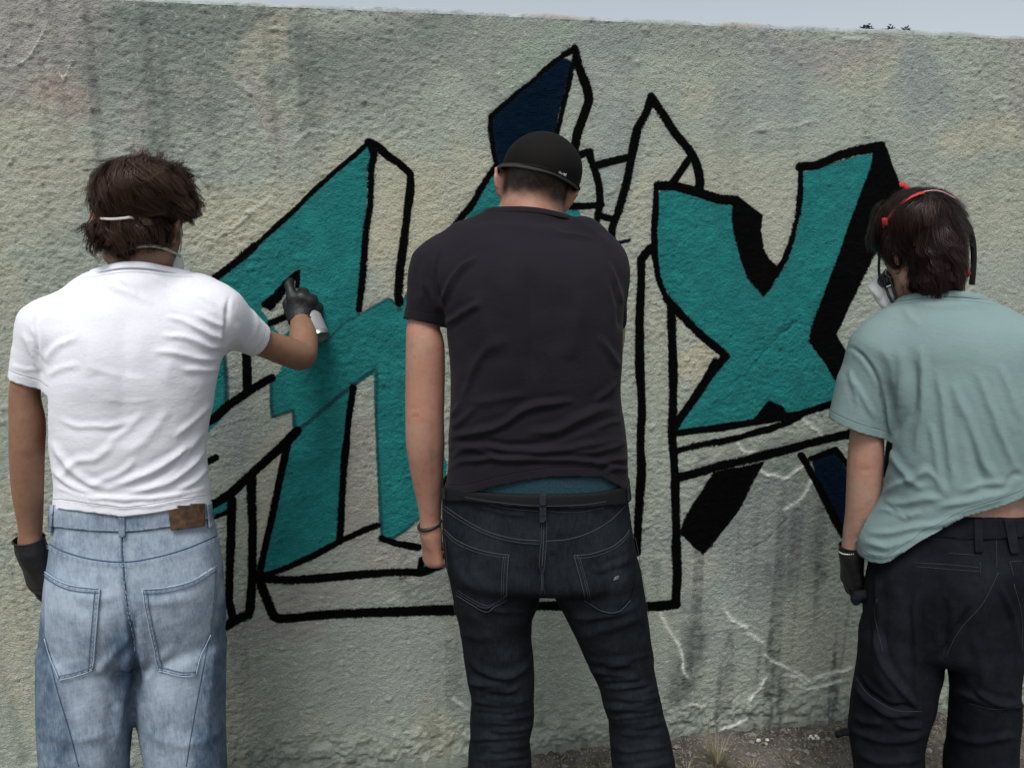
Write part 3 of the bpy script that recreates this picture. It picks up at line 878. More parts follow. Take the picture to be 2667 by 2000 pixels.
def fold_field(x, y, folds, seed=0):
    """sum of creases: (points px, width px, height m [, profile])"""
    h = np.zeros(x.shape)
    q = np.stack([x, y, 0 * x], 1) / 40.
    ox, oy = 3.0 * noise3(q, 1, 90 + seed), 3.0 * noise3(q, 1, 91 + seed)
    for f in folds:
        pts, w, a = f[:3]
        pts = spline(pts, 5) if len(pts) > 2 else np.array(pts, float)
        m = (x > pts[:, 0].min() - 4 * w) & (x < pts[:, 0].max() + 4 * w) & (y > pts[:, 1].min() - 4 * w) & (y < pts[:, 1].max() + 4 * w)
        if not m.any(): continue
        xs, ys = x[m] + ox[m], y[m] + oy[m]
        d, t = seg_dist(xs, ys, pts)
        tp = np.clip(np.minimum(t, 1 - t) * 5, 0, 1) ** .7
        prof = .5 * np.exp(-(d / (.62 * w)) ** 2) + .6 * np.exp(-(d / (1.35 * w)) ** 2) - .35 * np.exp(-((d - 1.9 * w) / (w * 1.1)) ** 2)
        h[m] += a * prof * np.maximum(tp, .0)
    return h

def ridged(V, sc, amp, st, sd):
    W = V * np.array(st)
    W = W + .35 / sc * np.stack([noise3(W, sc * .6, sd + 1), noise3(W, sc * .6, sd + 2), noise3(W, sc * .6, sd + 3)], 1)
    r = 1 - np.abs(noise3(W, sc, sd)) * 2.2
    return amp * np.clip(r, 0, 1) ** 2 * (.5 + .5 * noise3(V, 6, sd + 4))

def garment(name, fn, h, fr, mat, parent, folds=(), cut=None, noise=(), ridges_=(), relax_=1, thick=.0022, extra=None, seed=0, fold_gain=1.0, attr_fn=None, lo=None, hi=None):
    V, F = surface(fn, h, lo=lo, hi=hi)
    V = relax(V, F, relax_)
    N = vnormals(V, F)
    x, y = fr.px(V)
    fc = facing(V, N, fr)
    disp = fold_gain * fold_field(x, y, folds, seed) * fc
    for (sc, amp, st, sd) in noise:                               # (scale, amplitude, stretch uvz, seed)
        disp += amp * noise3(V * np.array(st), sc, sd)
    for (sc, amp, st, sd) in ridges_: disp += ridged(V, sc, amp, st, sd)
    if extra is not None: disp += extra(V, x, y, N) * 1.0
    V = V + N * disp[:, None]
    c = np.ones(len(V))
    if cut is not None:
        c = cut(V)
        V, F, c, used = clip(V, F, c)
    x, y = fr.px(V)
    at = {'hem': np.clip(c, 0, .2)}
    if attr_fn: at.update(attr_fn(V, x, y))
    o = mesh_obj(name, V, F, mat, parent, attrs=at)
    if thick:
        md = o.modifiers.new('thickness', 'SOLIDIFY'); md.thickness = thick; md.offset = -1
    bvh = BVHTree.FromPolygons([tuple(v) for v in V.tolist()], F.tolist())
    return o, bvh

def collar(V_obj, col, nn, cen, r, flat, mat, drop=.003, bottom=.11):
    """a rib knitted on the neck opening of a shirt"""
    me = V_obj.data; n = len(me.vertices); co = np.zeros(n * 3); me.vertices.foreach_get('co', co); co = co.reshape(-1, 3)
    on = (np.abs((co - col) @ nn) < 2e-4) & (np.hypot(co[:, 0] - cen[0], co[:, 1] - cen[1]) < bottom)
    P = co[on]; c = P.mean(0)
    an = np.arctan2(P[:, 1] - c[1], P[:, 0] - c[0]); o = np.argsort(an); an, P = an[o], P[o]
    rad = np.hypot(P[:, 0] - c[0], P[:, 1] - c[1])
    th = np.linspace(-math.pi, math.pi, 64, endpoint=False)
    R_ = np.interp(th, np.concatenate([an - 2 * math.pi, an, an + 2 * math.pi]), np.tile(rad, 3))
    for _ in range(4): R_ = (np.roll(R_, 1) + 2 * R_ + np.roll(R_, -1)) / 4
    ring = np.stack([c[0] + R_ * np.cos(th), c[1] + R_ * np.sin(th), 0 * th], 1)
    ring[:, 2] = col[2] - ((ring[:, 0] - col[0]) * nn[0] + (ring[:, 1] - col[1]) * nn[1]) / nn[2]
    out = np.stack([np.cos(th), np.sin(th), 0 * th], 1)
    out = out + np.array([0, 0, .75]); out /= np.linalg.norm(out, axis=1)[:, None]
    V, F = tube([ring - nn * drop + out * .0012], r, sides=10, flat=flat, up=out, closed=True)
    return mesh_obj('collar', V, F, mat, V_obj, attrs={'hem': np.full(len(V), .1)})

def near_axis(V, a, b):
    ab = b - a
    t = np.clip(((V - a) @ ab) / (ab @ ab), 0, 1)
    return np.linalg.norm(V - a - t[:, None] * ab, axis=1)

def arm_cut(fr, p0, p1, reach=.13, back=.02):
    """plane across a sleeve at p1, seen from p0; keeps the shoulder side"""
    a, b = np.array(p0), np.array(p1)
    d = nrm(b - a)
    def c(V):
        s = (b - V) @ d
        nearr = near_axis(V, a + (b - a) * .6, b + d * .6) < reach
        return np.where(nearr, s, 1.0)
    return c

def on_surface(fr, bvh, x, y, lift=.001):
    """the garment point seen at that pixel, moved out along its normal"""
    d = ray(x, y) @ fr.R
    d = d / np.linalg.norm(d)
    hit, n, i, t = bvh.ray_cast(Vector(fr.C), Vector(d))
    if hit is None: return None, None
    n = np.array(n); hit = np.array(hit)
    if n @ d > 0: n = -n
    return hit + n * lift, n

def seam_path(fr, bvh, pts, step=7, lift=.0008, sp=True):
    P = spline(pts, 6) if sp and len(pts) > 2 else np.array(pts, float)
    out = []
    for i in range(len(P) - 1):
        L = np.linalg.norm(P[i + 1] - P[i]); n = max(1, int(L / step))
        for k in range(n): out.append(P[i] + (P[i + 1] - P[i]) * k / n)
    out.append(P[-1])
    res, nn = [], []
    for q in out:
        h, n = on_surface(fr, bvh, q[0], q[1], lift)
        if h is not None: res.append(h); nn.append(n)
    return np.array(res), np.array(nn)

def seams(name, fr, bvh, lines, r, mat, parent, flat=.6, lift=.0006, sp=True, step=7):
    """one raised seam per line, each a part of its own"""
    for l in lines:
        P, n = seam_path(fr, bvh, l, step=step, lift=lift, sp=sp)
        if len(P) < 2: continue
        V, F = tube([P], r, sides=5, flat=flat, up=n)
        mesh_obj(name, V, [tuple(f) if f[2] != f[3] else tuple(f[:3]) for f in F.tolist()], mat, parent)

def dashes(name, fr, bvh, lines, r, mat, parent, on=9, gap=5, lift=.001):
    """stitches: short threads along a line, joined into one part"""
    VV, FF, off = [], [], 0
    for l in lines:
        P, n = seam_path(fr, bvh, l, step=3, lift=lift)
        if len(P) < 3: continue
        k = 0
        while k < len(P) - 2:
            m = max(2, on // 3 + 1)
            Q = P[k:k + m]
            if len(Q) >= 2:
                V, F = tube([Q], r, sides=4, flat=.6, up=n[k:k + m])
                VV.append(V); FF += [tuple(np.array(f) + off) if f[2] != f[3] else tuple(np.array(f[:3]) + off) for f in F.tolist()]; off += len(V)
            k += (on + gap) // 3
    o = mesh_obj(name, np.vstack(VV), FF, mat, parent)
    o['kind'] = 'stuff'
    return o

def patch(name, fr, bvh, poly, mat, parent, step=5, lift=.0022, thick=.002, soft=.8):
    """a cloth patch of the given outline lying on the garment"""
    p = np.array(poly, float)
    xs = np.arange(p[:, 0].min() - step, p[:, 0].max() + 2 * step, step); ys = np.arange(p[:, 1].min() - step, p[:, 1].max() + 2 * step, step)
    X, Y = np.meshgrid(xs, ys, indexing='ij'); nx, ny = X.shape
    X, Y = X.ravel(), Y.ravel()
    sd = poly_sd(X, Y, p.tolist())
    V = np.zeros((len(X), 3)); ok = np.zeros(len(X), bool)
    for i in np.where(sd < step * 2)[0]:
        h, n = on_surface(fr, bvh, X[i], Y[i], lift)
        if h is not None: V[i] = h; ok[i] = True
    i, j = np.meshgrid(np.arange(nx - 1), np.arange(ny - 1), indexing='ij')
    a = (i * ny + j).ravel()
    F = np.stack([a, a + 1, a + ny + 1, a + ny], -1)
    F = F[ok[F].all(1)]
    V2, F2, c, used = clip(V, F, -sd)
    if len(F2) == 0: return None
    o = mesh_obj(name, V2, F2, mat, parent, attrs={'hem': c * .0008})
    md = o.modifiers.new('thickness', 'SOLIDIFY'); md.thickness = thick; md.offset = -1
    return o

def hair_locks(name, vol, mat, parent, locks, per, crown, length, seed=1, rad=.00048, wave=.006, wlen=9., lift=(-.002, .006), mask=None, pts=10, down=.9, swirl=.5, flip=.006, h=.006, spread=.0105):
    """tousled locks: each lock waves and flips as one, its strands start apart and gather at the tip"""
    r = np.random.default_rng(seed)
    V, F = surface(vol, h)
    A_ = np.linalg.norm(np.cross(V[F[:, 2]] - V[F[:, 0]], V[F[:, 3]] - V[F[:, 1]]), axis=1)
    if mask is not None: A_ = A_ * mask(V[F].mean(1))
    f = F[r.choice(len(F), locks, p=A_ / A_.sum())]
    P = V[f].mean(1) + r.normal(0, .002, (locks, 3))
    L = length[0] + (length[1] - length[0]) * r.random(locks)
    lay = lift[0] + (lift[1] - lift[0]) * r.random(locks)
    ph = r.uniform(0, 6.28, locks); amp = wave * r.uniform(.35, 1.3, locks); fl_ = flip * r.normal(.7, .8, locks); wl_ = wlen * r.uniform(.7, 1.3, locks)
    C_ = np.zeros((locks, pts, 3)); S_ = np.zeros((locks, pts, 3)); G_ = np.zeros((locks, pts, 3)); vel = None; e = .002
    for k in range(pts):
        t = k / (pts - 1); Pf = P.astype(np.float32); d0 = vol(Pf)
        g = np.stack([vol(Pf + np.eye(3, dtype=np.float32)[a] * e) - d0 for a in range(3)], 1) / e
        g /= np.linalg.norm(g, axis=1)[:, None] + 1e-9
        fl = P - crown; fl /= np.linalg.norm(fl, axis=1)[:, None] + 1e-9
        fl = fl * .8 + np.array([0, 0, -1.]) * down + np.stack([noise3(P, 11, seed + 11), noise3(P, 11, seed + 12), noise3(P, 11, seed + 13)], 1) * swirl
        fl = fl - g * np.sum(fl * g, 1)[:, None]; fl /= np.linalg.norm(fl, axis=1)[:, None] + 1e-9
        if vel is None: fl = fl + .35 * r.normal(0, 1, fl.shape) * swirl; fl /= np.linalg.norm(fl, axis=1)[:, None] + 1e-9
        vel = fl if vel is None else vel * .6 + fl * .4
        side = np.cross(g, vel); S_[:, k] = side; G_[:, k] = g
        a_ = ph + t * L * wl_ * 6.28
        C_[:, k] = P + side * (amp * (np.sin(a_) - np.sin(ph)))[:, None] + g * (amp * .8 * (np.cos(a_) - np.cos(ph)) * t + fl_ * t ** 2.5 + .002 * t)[:, None]
        P = P + vel * (L / (pts - 1))[:, None]
        P = P - g * ((vol(P.astype(np.float32)) - lay) * .7)[:, None]
    n = locks * per; li = np.repeat(np.arange(locks), per)
    o1 = r.normal(0, spread, n); o2 = r.normal(0, spread * .3, n)
    t = np.linspace(0, 1, pts)[None]
    conv = 1 - .55 * t ** .9
    fr_ = r.normal(0, .0011, n)[:, None] * np.sin(t * r.uniform(4, 14, n)[:, None] + r.uniform(0, 6, n)[:, None])
    stray = np.where(r.random(n) < .05, r.uniform(.004, .012, n), 0)[:, None] * t ** 1.6
    out = C_[li] + S_[li] * (o1[:, None] * conv + fr_ + stray * np.sign(o1)[:, None])[:, :, None] + G_[li] * (o2[:, None] * conv + fr_ * .7 + stray * .7 - .0012)[:, :, None]
    out = out[:, :] 
    T = np.gradient(out, axis=1); T /= np.linalg.norm(T, axis=2)[:, :, None] + 1e-12
    W = np.cross(T, G_[li]); W /= np.linalg.norm(W, axis=2)[:, :, None] + 1e-12
    rr_ = rad * r.uniform(.7, 1.35, n)[:, None] * (1 - .75 * t ** 2)
    R3 = np.stack([out - rr_[:, :, None] * W, out + rr_[:, :, None] * W], 2).reshape(-1, 3)
    s_, k_ = np.meshgrid(np.arange(n), np.arange(pts - 1), indexing='ij')
    a = (s_ * pts * 2 + k_ * 2).ravel()
    tone = np.repeat(np.clip(.45 + .28 * r.normal(0, 1, locks)[li] + r.normal(0, .15, n), 0, 1), pts * 2)
    o = mesh_obj(name, R3, np.stack([a, a + 1, a + 3, a + 2], -1), mat, parent, attrs={'tone': tone, 'tip': np.tile(np.repeat(np.linspace(0, 1, pts), 2), n)})
    o['kind'] = 'stuff'
    return o

# ------------------------------------------------------------------ cloth, skin and hair materials
def skin_mat(name, base, red, rough=.48):
    m = NT(name)
    c = m.mix(m.step(m.noise(14, 4, .6), .35, .7, 0, .55), base, red)
    c = m.mix(m.step(m.noise(55, 4, .65),   .42, .72, 0, .45), c, tuple(x * .70 for x in red))
    c = m.mix(m.step(m.noise(210, 3, .6), .55, .8, 0, .35), c, tuple(x * .5 for x in red))
    c = m.mix(m.attr('flush'), c, red)
    c = m.mix(m.attr('shade_hair'), c, (.012, .009, .008))
    n = m.bump(m.noise(420, 3, .6), .0008, .8, m.bump(m.noise(45, 3, .5), .0015, .5))
    mt = m.out(c, rough, n)
    b = m.b
    b.inputs['Subsurface Weight'].default_value = .12
    b.inputs['Subsurface Radius'].default_value = (.012, .005, .003)
    b.inputs['Subsurface Scale'].default_value = .6
    b.inputs['Specular IOR Level'].default_value = .4
    return mt

def jersey_mat(name, col, col2, rough=.9, weave=900, hemc=.82):
    """knitted cotton: soft mottling, fine knit, double stitch above the hems"""
    m = NT(name)
    c = m.mix(m.noise(9, 4, .55), col, col2)
    c = m.mix(m.step(m.noise(260, 2, .6), .45, .8, 0, .12), c, tuple(x * .55 for x in col))
    st = m.math('SUBTRACT', 1.0, m.math('DIVIDE', m.math('ABSOLUTE', m.math('SUBTRACT', m.attr('hem'), .019)), .0016), clamp=True)
    c = m.mix(m.math('MULTIPLY', st, .35), c, tuple(x * hemc * .6 for x in col))
    n = m.bump(m.noise(34, 4, .6, m.coord((1, 1, 1.5))), .0018, .7)
    n = m.bump(m.noise(95, 3, .6, m.coord((1, 1, 1.5))), .0009, .6, n)
    n = m.bump(m.noise(weave, 2, .5), .0004, .5, n)
    n = m.bump(m.math('MULTIPLY', st, -1.0), .0012, .8, n)
    mt = m.out(c, rough, n)
    m.b.inputs['Specular IOR Level'].default_value = .08
    m.b.inputs['Sheen Weight'].default_value = .03
    m.b.inputs['Sheen Roughness'].default_value = .5
    return mt

def denim_mat(name, dark, light, wear=1.0, rough=.88, slub=1.0):
    m = NT(name)
    co = m.coord((260, 260, 45))
    grain = m.noise(1.0, 3, .65, co)
    co2 = m.coord((1, 1, 1), (0, math.radians(38), 0))
    f = m.math('ADD', m.math('MULTIPLY', m.attr('wear'), wear), m.math('MULTIPLY', m.math('SUBTRACT', m.noise(11, 4, .6), .5), .45))
    f = m.math('ADD', f, m.math('MULTIPLY', m.math('SUBTRACT', grain, .5), .55 * slub))
    f = m.math('ADD', f, m.math('MULTIPLY', m.math('SUBTRACT', m.noise(60, 3, .6), .5), .25))
    c = m.mix(m.step(f, 0, 1), dark, light)
    n = m.bump(m.noise(30, 4, .6, m.coord((1, 1, 1.6))), .0025, .7)
    n = m.bump(m.noise(120, 3, .6), .0009, .6, n)
    n = m.bump(grain, .0005, .6, n)
    mt = m.out(c, rough, n)
    m.b.inputs['Specular IOR Level'].default_value = .1
    return mt

def hair_mat(name, a, b, tipc):
    m = NT(name)
    c = m.mix(m.attr('tone'), a, b)
    c = m.mix(m.math('MULTIPLY', m.attr('tip'), .4), c, tipc)
    mt = m.out(c, .42)
    m.b.inputs['Specular IOR Level'].default_value = .18
    return mt

M_GLOVE = NT('black_nitrile')
M_GLOVE = M_GLOVE.out(M_GLOVE.mix(M_GLOVE.noise(40), (.004, .004, .0045), (.009, .009, .010)), .55, M_GLOVE.bump(M_GLOVE.noise(110, 4, .6), .002, .8))
M_WHITE = plain('white_elastic', (.46, .44, .40), .8)
M_MASK = NT('white_mask'); M_MASK = M_MASK.out((.72, .72, .70), .85, M_MASK.bump(M_MASK.noise(300), .0006, .6))
M_BLACKPLASTIC = plain('black_plastic', (.010, .010, .011), .4)
M_RUBBER = plain('black_rubber', (.012, .012, .013), .6)
M_METAL = plain('brushed_metal', (.62, .62, .60), .3, Metallic=1.0)
M_SHOE = plain('dark_shoe_cloth', (.02, .02, .022), .8)
M_SOLE = plain('white_rubber_sole', (.5, .5, .48), .7)
M_EYE = plain('eye_white', (.6, .58, .55), .3)

def body_mesh(fr, fn, mat, parent, h=.005, flush=None, hairmask=None, disp=None):
    V, F = surface(fn, h)
    V = relax(V, F, 1, .3)
    V = V + vnormals(V, F) * (.0014 * noise3(V * np.array([1, 1, .6]), 16, 77))[:, None]
    if disp is not None:
        N = vnormals(V, F); x, y = fr.px(V)
        V = V + N * (disp(V, x, y) * facing(V, N, fr))[:, None]
    x, y = fr.px(V)
    fl = np.zeros(len(V))
    for (px, py, r, w) in (flush or []):
        fl = np.maximum(fl, w * smooth(r - np.hypot(x - px, y - py), 0, r * .8))
    hm = hairmask(V) if hairmask is not None else np.zeros(len(V))
    return mesh_obj('body', V, F, mat, parent, attrs={'flush': fl, 'shade_hair': hm})

def shoes(fr, parent, feet):
    for (u, v) in feet:
        b = chain([(u, v - .05, .045), (u, v + .06, .05), (u, v + .17, .04)], [.045, .043, .036], .03)
        f = lambda P, b=b: smax(b(P), .018 - P[:, 2], .006)
        f.box = b.box
        V, F = surface(f, .008)
        s = mesh_obj('shoe', V, F, M_SHOE, parent)
        b2 = chain([(u, v - .05, .012), (u, v + .06, .012), (u, v + .17, .012)], [.049, .047, .042], .03, squash=(0, 0, 1), f=3.4)
        V, F = surface(b2, .008)
        mesh_obj('sole', V + np.array([0, 0, .003]), F, M_SOLE, s)

def eyes(X, R, parent):
    for sd in (-1, 1):
        V, F = surface(ellipsoid(X(sd * .032, .082, .0), (.012, .012, .012)), .004)
        mesh_obj('eye', V, F, M_EYE, parent)
# ------------------------------------------------------------------ left painter: white t-shirt, light jeans
A = Frame(-.838, 1.60)
pA = thing('person', 'wavy haired man in white t-shirt and light blue jeans, spraying paint with one raised hand', 'person', tuple(A.O), A.yaw, 'painters facing the wall')
SKIN_A = skin_mat('tanned_skin', (.255, .145, .092), (.250, .112, .072))
torsoA = A.rows([(1370,128,556,.112),(1310,133,550,.110),(1230,138,541,.104),(1130,127,546,.108),(1050,119,556,.112),(1000,113,566,.115),(930,108,582,.118,.005),(860,112,582,.115,.01),(795,150,540,.098,.015),(745,200,500,.075,.02)])
slvL = [(130,858,0,85),(93,922,0,62),(67,1000,0,47),(64,1060,0,45)]
slvR = [(548,818,.0,91),(618,852,.045,66),(676,889,.085,47),(745,915,.13,44)]
shirtA = union([loft(torsoA, 2.5, .05, .01), (A.tubes([(240,745,.01,34),(180,806,.005,54),(130,858,0,78)]), .05), (A.tubes([(470,740,.01,34),(510,768,.005,56),(548,818,0,84)]), .05),
                (A.tubes(slvL), .03), (A.tubes(slvR), .035), (A.tubes([(358,760,.01,92),(360,715,.025,88),(362,660,.035,84)]), .04)], .03)
headA_c = A.pt(364, 590, .045); RA = rot(25, 22, 4)
hdA, XA = head_fn(headA_c, RA)
armLA = A.tubes([(128,860,0,62),(68,1000,0,41),(71,1100,.005,48),(70,1180,.01,47),(72,1270,.02,43),(78,1350,.03,35),(80,1415,.035,29)], .02)
armRA = A.tubes([(545,832,0,60),(675,889,.085,40),(755,918,.14,40),(786,925,.17,39),(790,885,.235,38),(786,848,.30,30),(784,835,.325,26)], .02)
wLA, wRA = A.pt(81, 1428, .037), A.pt(784, 822, .335)
handLA = lambda g=0.: hand(wLA, (.05, .12, -1), (-.75, -.55, 0), [(14,20,12),(18,24,14),(22,28,16),(26,30,18)], side=1, s=1.08, grow=g, thumb=[(.028,.016,-.012),(.052,.028,-.026),(.075,.026,-.036),(.095,.018,-.042)])
# the can: leaning a little right at its foot, nozzle towards the wall
can_b, can_t = A.pt(831, 880, .30), A.pt(778, 758, .375)
can_ax = nrm(can_t - can_b)
def handRA(g=0.):
    # fist wrapped round the can, index finger stretched up onto the cap
    w = wRA; up = nrm([-.12, .30, 1.0]); back = nrm([.25, -1, .2]); l = np.cross(up, back)
    fs = []
    K = [A.pt(x, y, v) for x, y, v in [(763,778,.335),(786,776,.325),(806,786,.325),(820,806,.335)]]
    for i, kq in enumerate(K):
        fs.append((chain([w + np.array([(-.012 + .008 * i), 0, 0]), kq], np.array([.019, .0145]) + g), .018))
    fs.append((chain([K[0], A.pt(757, 757, .345), A.pt(752, 742, .36), A.pt(757, 733, .375)], np.array([.0135, .011, .0098, .0085]) + g), .006))
    for i, (kk, m1, m2, m3) in enumerate([((1),(792,763,.345),(780,762,.40),(765,775,.41)), ((2),(814,780,.35),(806,778,.405),(785,790,.42)), ((3),(828,800,.36),(822,800,.41),(800,810,.425))]):
        fs.append((chain([K[kk], A.pt(*m1), A.pt(*m2), A.pt(*m3)], np.array([.0135, .0125, .010, .0085]) + g), .008))
    fs.append((chain([w, A.pt(756, 812, .345), A.pt(748, 792, .37), A.pt(755, 775, .395)], np.array([.018, .014, .011, .009]) + g), .010))
    fs.append((chain([A.pt(784, 842, .318), A.pt(785, 822, .333)], np.array([.0235, .024]) + g), .02))
    return union(fs, .012)
jeansA_rows = [(1270,138,546,.100),(1298,137,547,.101),(1360,131,553,.108),(1415,124,566,.116,-.005),(1480,112,575,.124,-.01),(1550,105,582,.126,-.01),(1640,97,589,.120),(1700,93,590,.105)]
legLA = [(1640,95,356,.112),(1700,91,360,.112),(1780,89,361,.112),(1850,90,360,.112),(1900,93,354,.112),(2000,99,344,.110),(2150,106,338,.108),(2330,112,330,.105)]
legRA = [(1640,340,589,.112),(1700,345,591,.112),(1780,346,592,.112),(1850,350,592,.112),(1900,358,592,.112),(2000,378,592,.110),(2150,386,594,.108),(2330,394,596,.105)]
def jeansA_fn(g=0.0):
    return union([loft(A.rows(jeansA_rows, g), 2.5, .02, .05), (loft(A.rows(legLA, g), 2.4, .05, .01), .012), (loft(A.rows(legRA, g), 2.4, .05, .01), .012)], .02)
jA = jeansA_fn()
bodyA = union([(offset(loft(torsoA, 2.5, .05, .01), .014), .02), (A.tubes([(240,752,.01,22),(180,808,.005,44),(128,860,0,58)]), .04), (A.tubes([(470,748,.01,24),(500,785,.005,40),(545,832,0,56)]), .04),
               (A.tubes([(358,790,.01,76),(360,715,.025,72),(364,640,.04,70),(368,600,.05,68)]), .03), (hdA, .02), (armLA, .02), (armRA, .02), (handLA(), .006), (handRA(), .006),
               (jeansA_fn(-.026), .02), (chain([A.pt(222,2320,0), A.pt(222,2320,0) + np.array([0, .14, -.02])], [.04, .03]), .02), (chain([A.pt(490,2320,0), A.pt(490,2320,0) + np.array([0, .14, -.02])], [.04, .03]), .02)], .02)
body_mesh(A, bodyA, SKIN_A, pA, .0064, disp=lambda V, x, y: -.0014 * np.exp(-(((x - 70) / 26) ** 2 + ((y - 1186) / 3.5) ** 2)) - .001 * np.exp(-(((x - 74) / 20) ** 2 + ((y - 1197) / 3) ** 2)) + .0014 * np.exp(-(((x - 66) / 16) ** 2 + ((y - 1172) / 14) ** 2)), flush=[(70,1200,60,.4),(455,625,60,.6),(800,950,40,.5)])
eyes(XA, RA, pA)

M_SHIRT_A = jersey_mat('white_cotton', (.70, .71, .77), (.76, .77, .82))
hemA = A.line([(137,1314),(160,1320),(200,1326),(250,1334),(325,1345),(400,1334),(470,1318),(520,1308),(545,1304)], torsoA)
colA = A.pt(362, 690, -.03)
def cutA(V):
    hem = V[:, 2] - np.interp(V[:, 0], hemA[:, 0], hemA[:, 2])
    c = hem
    c = np.minimum(c, arm_cut(A, A.pt(92, 920, 0), A.pt(67, 995, 0), .09)(V))
    c = np.minimum(c, arm_cut(A, A.pt(610, 862, .05), A.pt(671, 890, .082), .10)(V))
    nn = nrm([.02, .40, 1])
    ncut = -((V - colA) @ nn)
    r = np.hypot(V[:, 0] - colA[0], V[:, 1] - .02)
    return np.minimum(c, np.where(r < .115, ncut, 1.0))
F1 = lambda pts, w, a: ([(x, y) for x, y in pts], w, a)
foldsA = [
    # crease fan from the right armpit
    F1([(585,905),(540,900),(480,880),(420,872)],7,.006), F1([(588,880),(545,868),(490,842),(430,822)],7,.006), F1([(586,850),(550,836),(510,812)],6,.005),
    F1([(575,935),(530,935),(470,922),(400,915)],8,.005), F1([(560,800),(540,780),(505,765)],6,.003), F1([(575,960),(530,966),(470,960)],8,.004), F1([(592,800),(598,850),(592,905)],8,-.004),
    F1([(640,915),(625,880),(618,840)],9,.003), F1([(600,770),(590,840),(586,905)],5,-.005),
    # collar pulls
    F1([(315,722),(340,745),(360,770)],7,.003), F1([(280,740),(330,760),(400,790)],9,.003), F1([(390,715),(430,735),(470,760)],7,.003),
    # left shoulder seam and armpit
    F1([(97,775),(96,860),(100,930),(112,985)],5,-.005), F1([(60,870),(85,920),(105,965)],8,.005), F1([(85,850),(100,900),(118,940)],7,.004), F1([(118,945),(150,900),(200,880)],9,.004), F1([(120,980),(160,960),(210,950)],8,.003), F1([(112,800),(140,790),(180,790)],8,.002),
    # shoulder blades
    F1([(180,860),(230,900),(250,980)],26,.004), F1([(470,880),(440,960),(445,1010)],26,.003), F1([(325,800),(322,950),(320,1150)],24,-.003),
    F1([(230,950),(300,975),(380,985)],8,.0014), F1([(260,1040),(330,1046),(400,1038)],6,.0012),
    # waist creases sweeping down to the hem
    F1([(540,1120),(470,1180),(380,1235),(280,1270)],9,.0065), F1([(545,1160),(490,1220),(420,1262),(330,1285)],8,.0065), F1([(543,1210),(510,1250),(460,1275)],7,.005),
    F1([(150,1090),(210,1110),(300,1108),(350,1095)],7,.0035), F1([(140,1150),(170,1200),(220,1250),(290,1275)],9,.0055), F1([(138,1220),(180,1262),(250,1285)],7,.0055), F1([(300,1150),(250,1190),(200,1200),(160,1250)],9,.004),
    F1([(140,1270),(220,1292),(330,1300),(430,1292),(545,1268)],6,.0055), F1([(150,1290),(250,1309),(340,1318),(430,1308),(540,1283)],5,.004), F1([(440,1060),(400,1120),(330,1180)],12,.003), F1([(550,1050),(500,1100),(450,1140)],8,.004), F1([(370,1075),(330,1120),(280,1150)],8,.003),
    F1([(360,1190),(300,1240),(220,1262)],8,.0035), F1([(500,1150),(450,1215),(380,1258)],6,-.004),
    F1([(30,950),(70,962),(110,960)],5,.002),
]
shA, bvA = garment('t_shirt', shirtA, .0045, A, M_SHIRT_A, pA, foldsA, cutA, fold_gain=.72, noise=[(7, .0030, (1, 1, 1.6), 3), (18, .0010, (1, 1, 1.7), 4)], ridges_=[(10, .0006, (1, 1, 2.6), 301)])
collar(shA, colA, nrm([.02, .40, 1]), (colA[0], .02), .0085, .3, M_SHIRT_A)

M_DENIM_A = denim_mat('faded_blue_denim', (.055, .092, .145), (.37, .44, .52), 1.0)
M_THREAD_A = plain('pale_denim_thread', (.30, .38, .47), .9)
M_SEAM_A = plain('dark_denim_edge', (.05, .09, .16), .95)
def wearA(V, x, y):
    w = np.full(len(V), .52)
    def add(px, py, rx, ry, a):
        nonlocal w
        w = w + a * np.exp(-((x - px) / rx) ** 2 - ((y - py) / ry) ** 2)
    add(230,1560,85,110,.22); add(470,1530,80,110,.20); add(210,1800,60,160,.22); add(440,1780,60,140,.22); add(320,1370,180,40,.16)
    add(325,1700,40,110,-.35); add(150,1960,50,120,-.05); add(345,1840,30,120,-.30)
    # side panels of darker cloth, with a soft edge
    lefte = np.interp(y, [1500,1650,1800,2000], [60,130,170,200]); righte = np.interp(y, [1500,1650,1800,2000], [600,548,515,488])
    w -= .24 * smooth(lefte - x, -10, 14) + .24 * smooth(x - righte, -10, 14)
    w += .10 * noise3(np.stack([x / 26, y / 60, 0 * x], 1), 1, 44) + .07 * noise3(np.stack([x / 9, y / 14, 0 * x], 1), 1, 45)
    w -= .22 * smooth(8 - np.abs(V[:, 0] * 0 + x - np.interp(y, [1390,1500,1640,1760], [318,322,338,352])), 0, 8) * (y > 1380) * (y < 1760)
    return {'wear': np.clip(w, 0, 1)}
foldsJA = [F1([(350,1640),(300,1700),(240,1760)],12,.004), F1([(345,1690),(320,1800),(300,1960)],14,.006), F1([(360,1700),(395,1800),(420,1950)],14,.005), F1([(350,1600),(352,1700),(353,1800)],9,-.012),
    F1([(130,1700),(150,1820),(165,1990)],16,.004), F1([(560,1650),(545,1800),(530,1990)],16,.004), F1([(240,1720),(290,1780),(320,1880)],10,.003), F1([(460,1680),(400,1740),(370,1830)],10,.003),
    F1([(322,1500),(336,1600),(350,1700)],8,-.006), F1([(570,1480),(577,1520),(585,1600)],6,.004), F1([(185,1540),(250,1560),(310,1550)],14,.003), F1([(350,1560),(430,1570),(520,1550)],14,.003),
    F1([(100,1900),(200,1930),(300,1900)],16,.003), F1([(370,1900),(480,1940),(590,1900)],16,.003), F1([(140,1322),(150,1345),(140,1370)],8,.003)]
waistA = A.line([(140,1300),(190,1308),(250,1316),(325,1324),(430,1314),(500,1304),(545,1298)], A.rows(jeansA_rows))
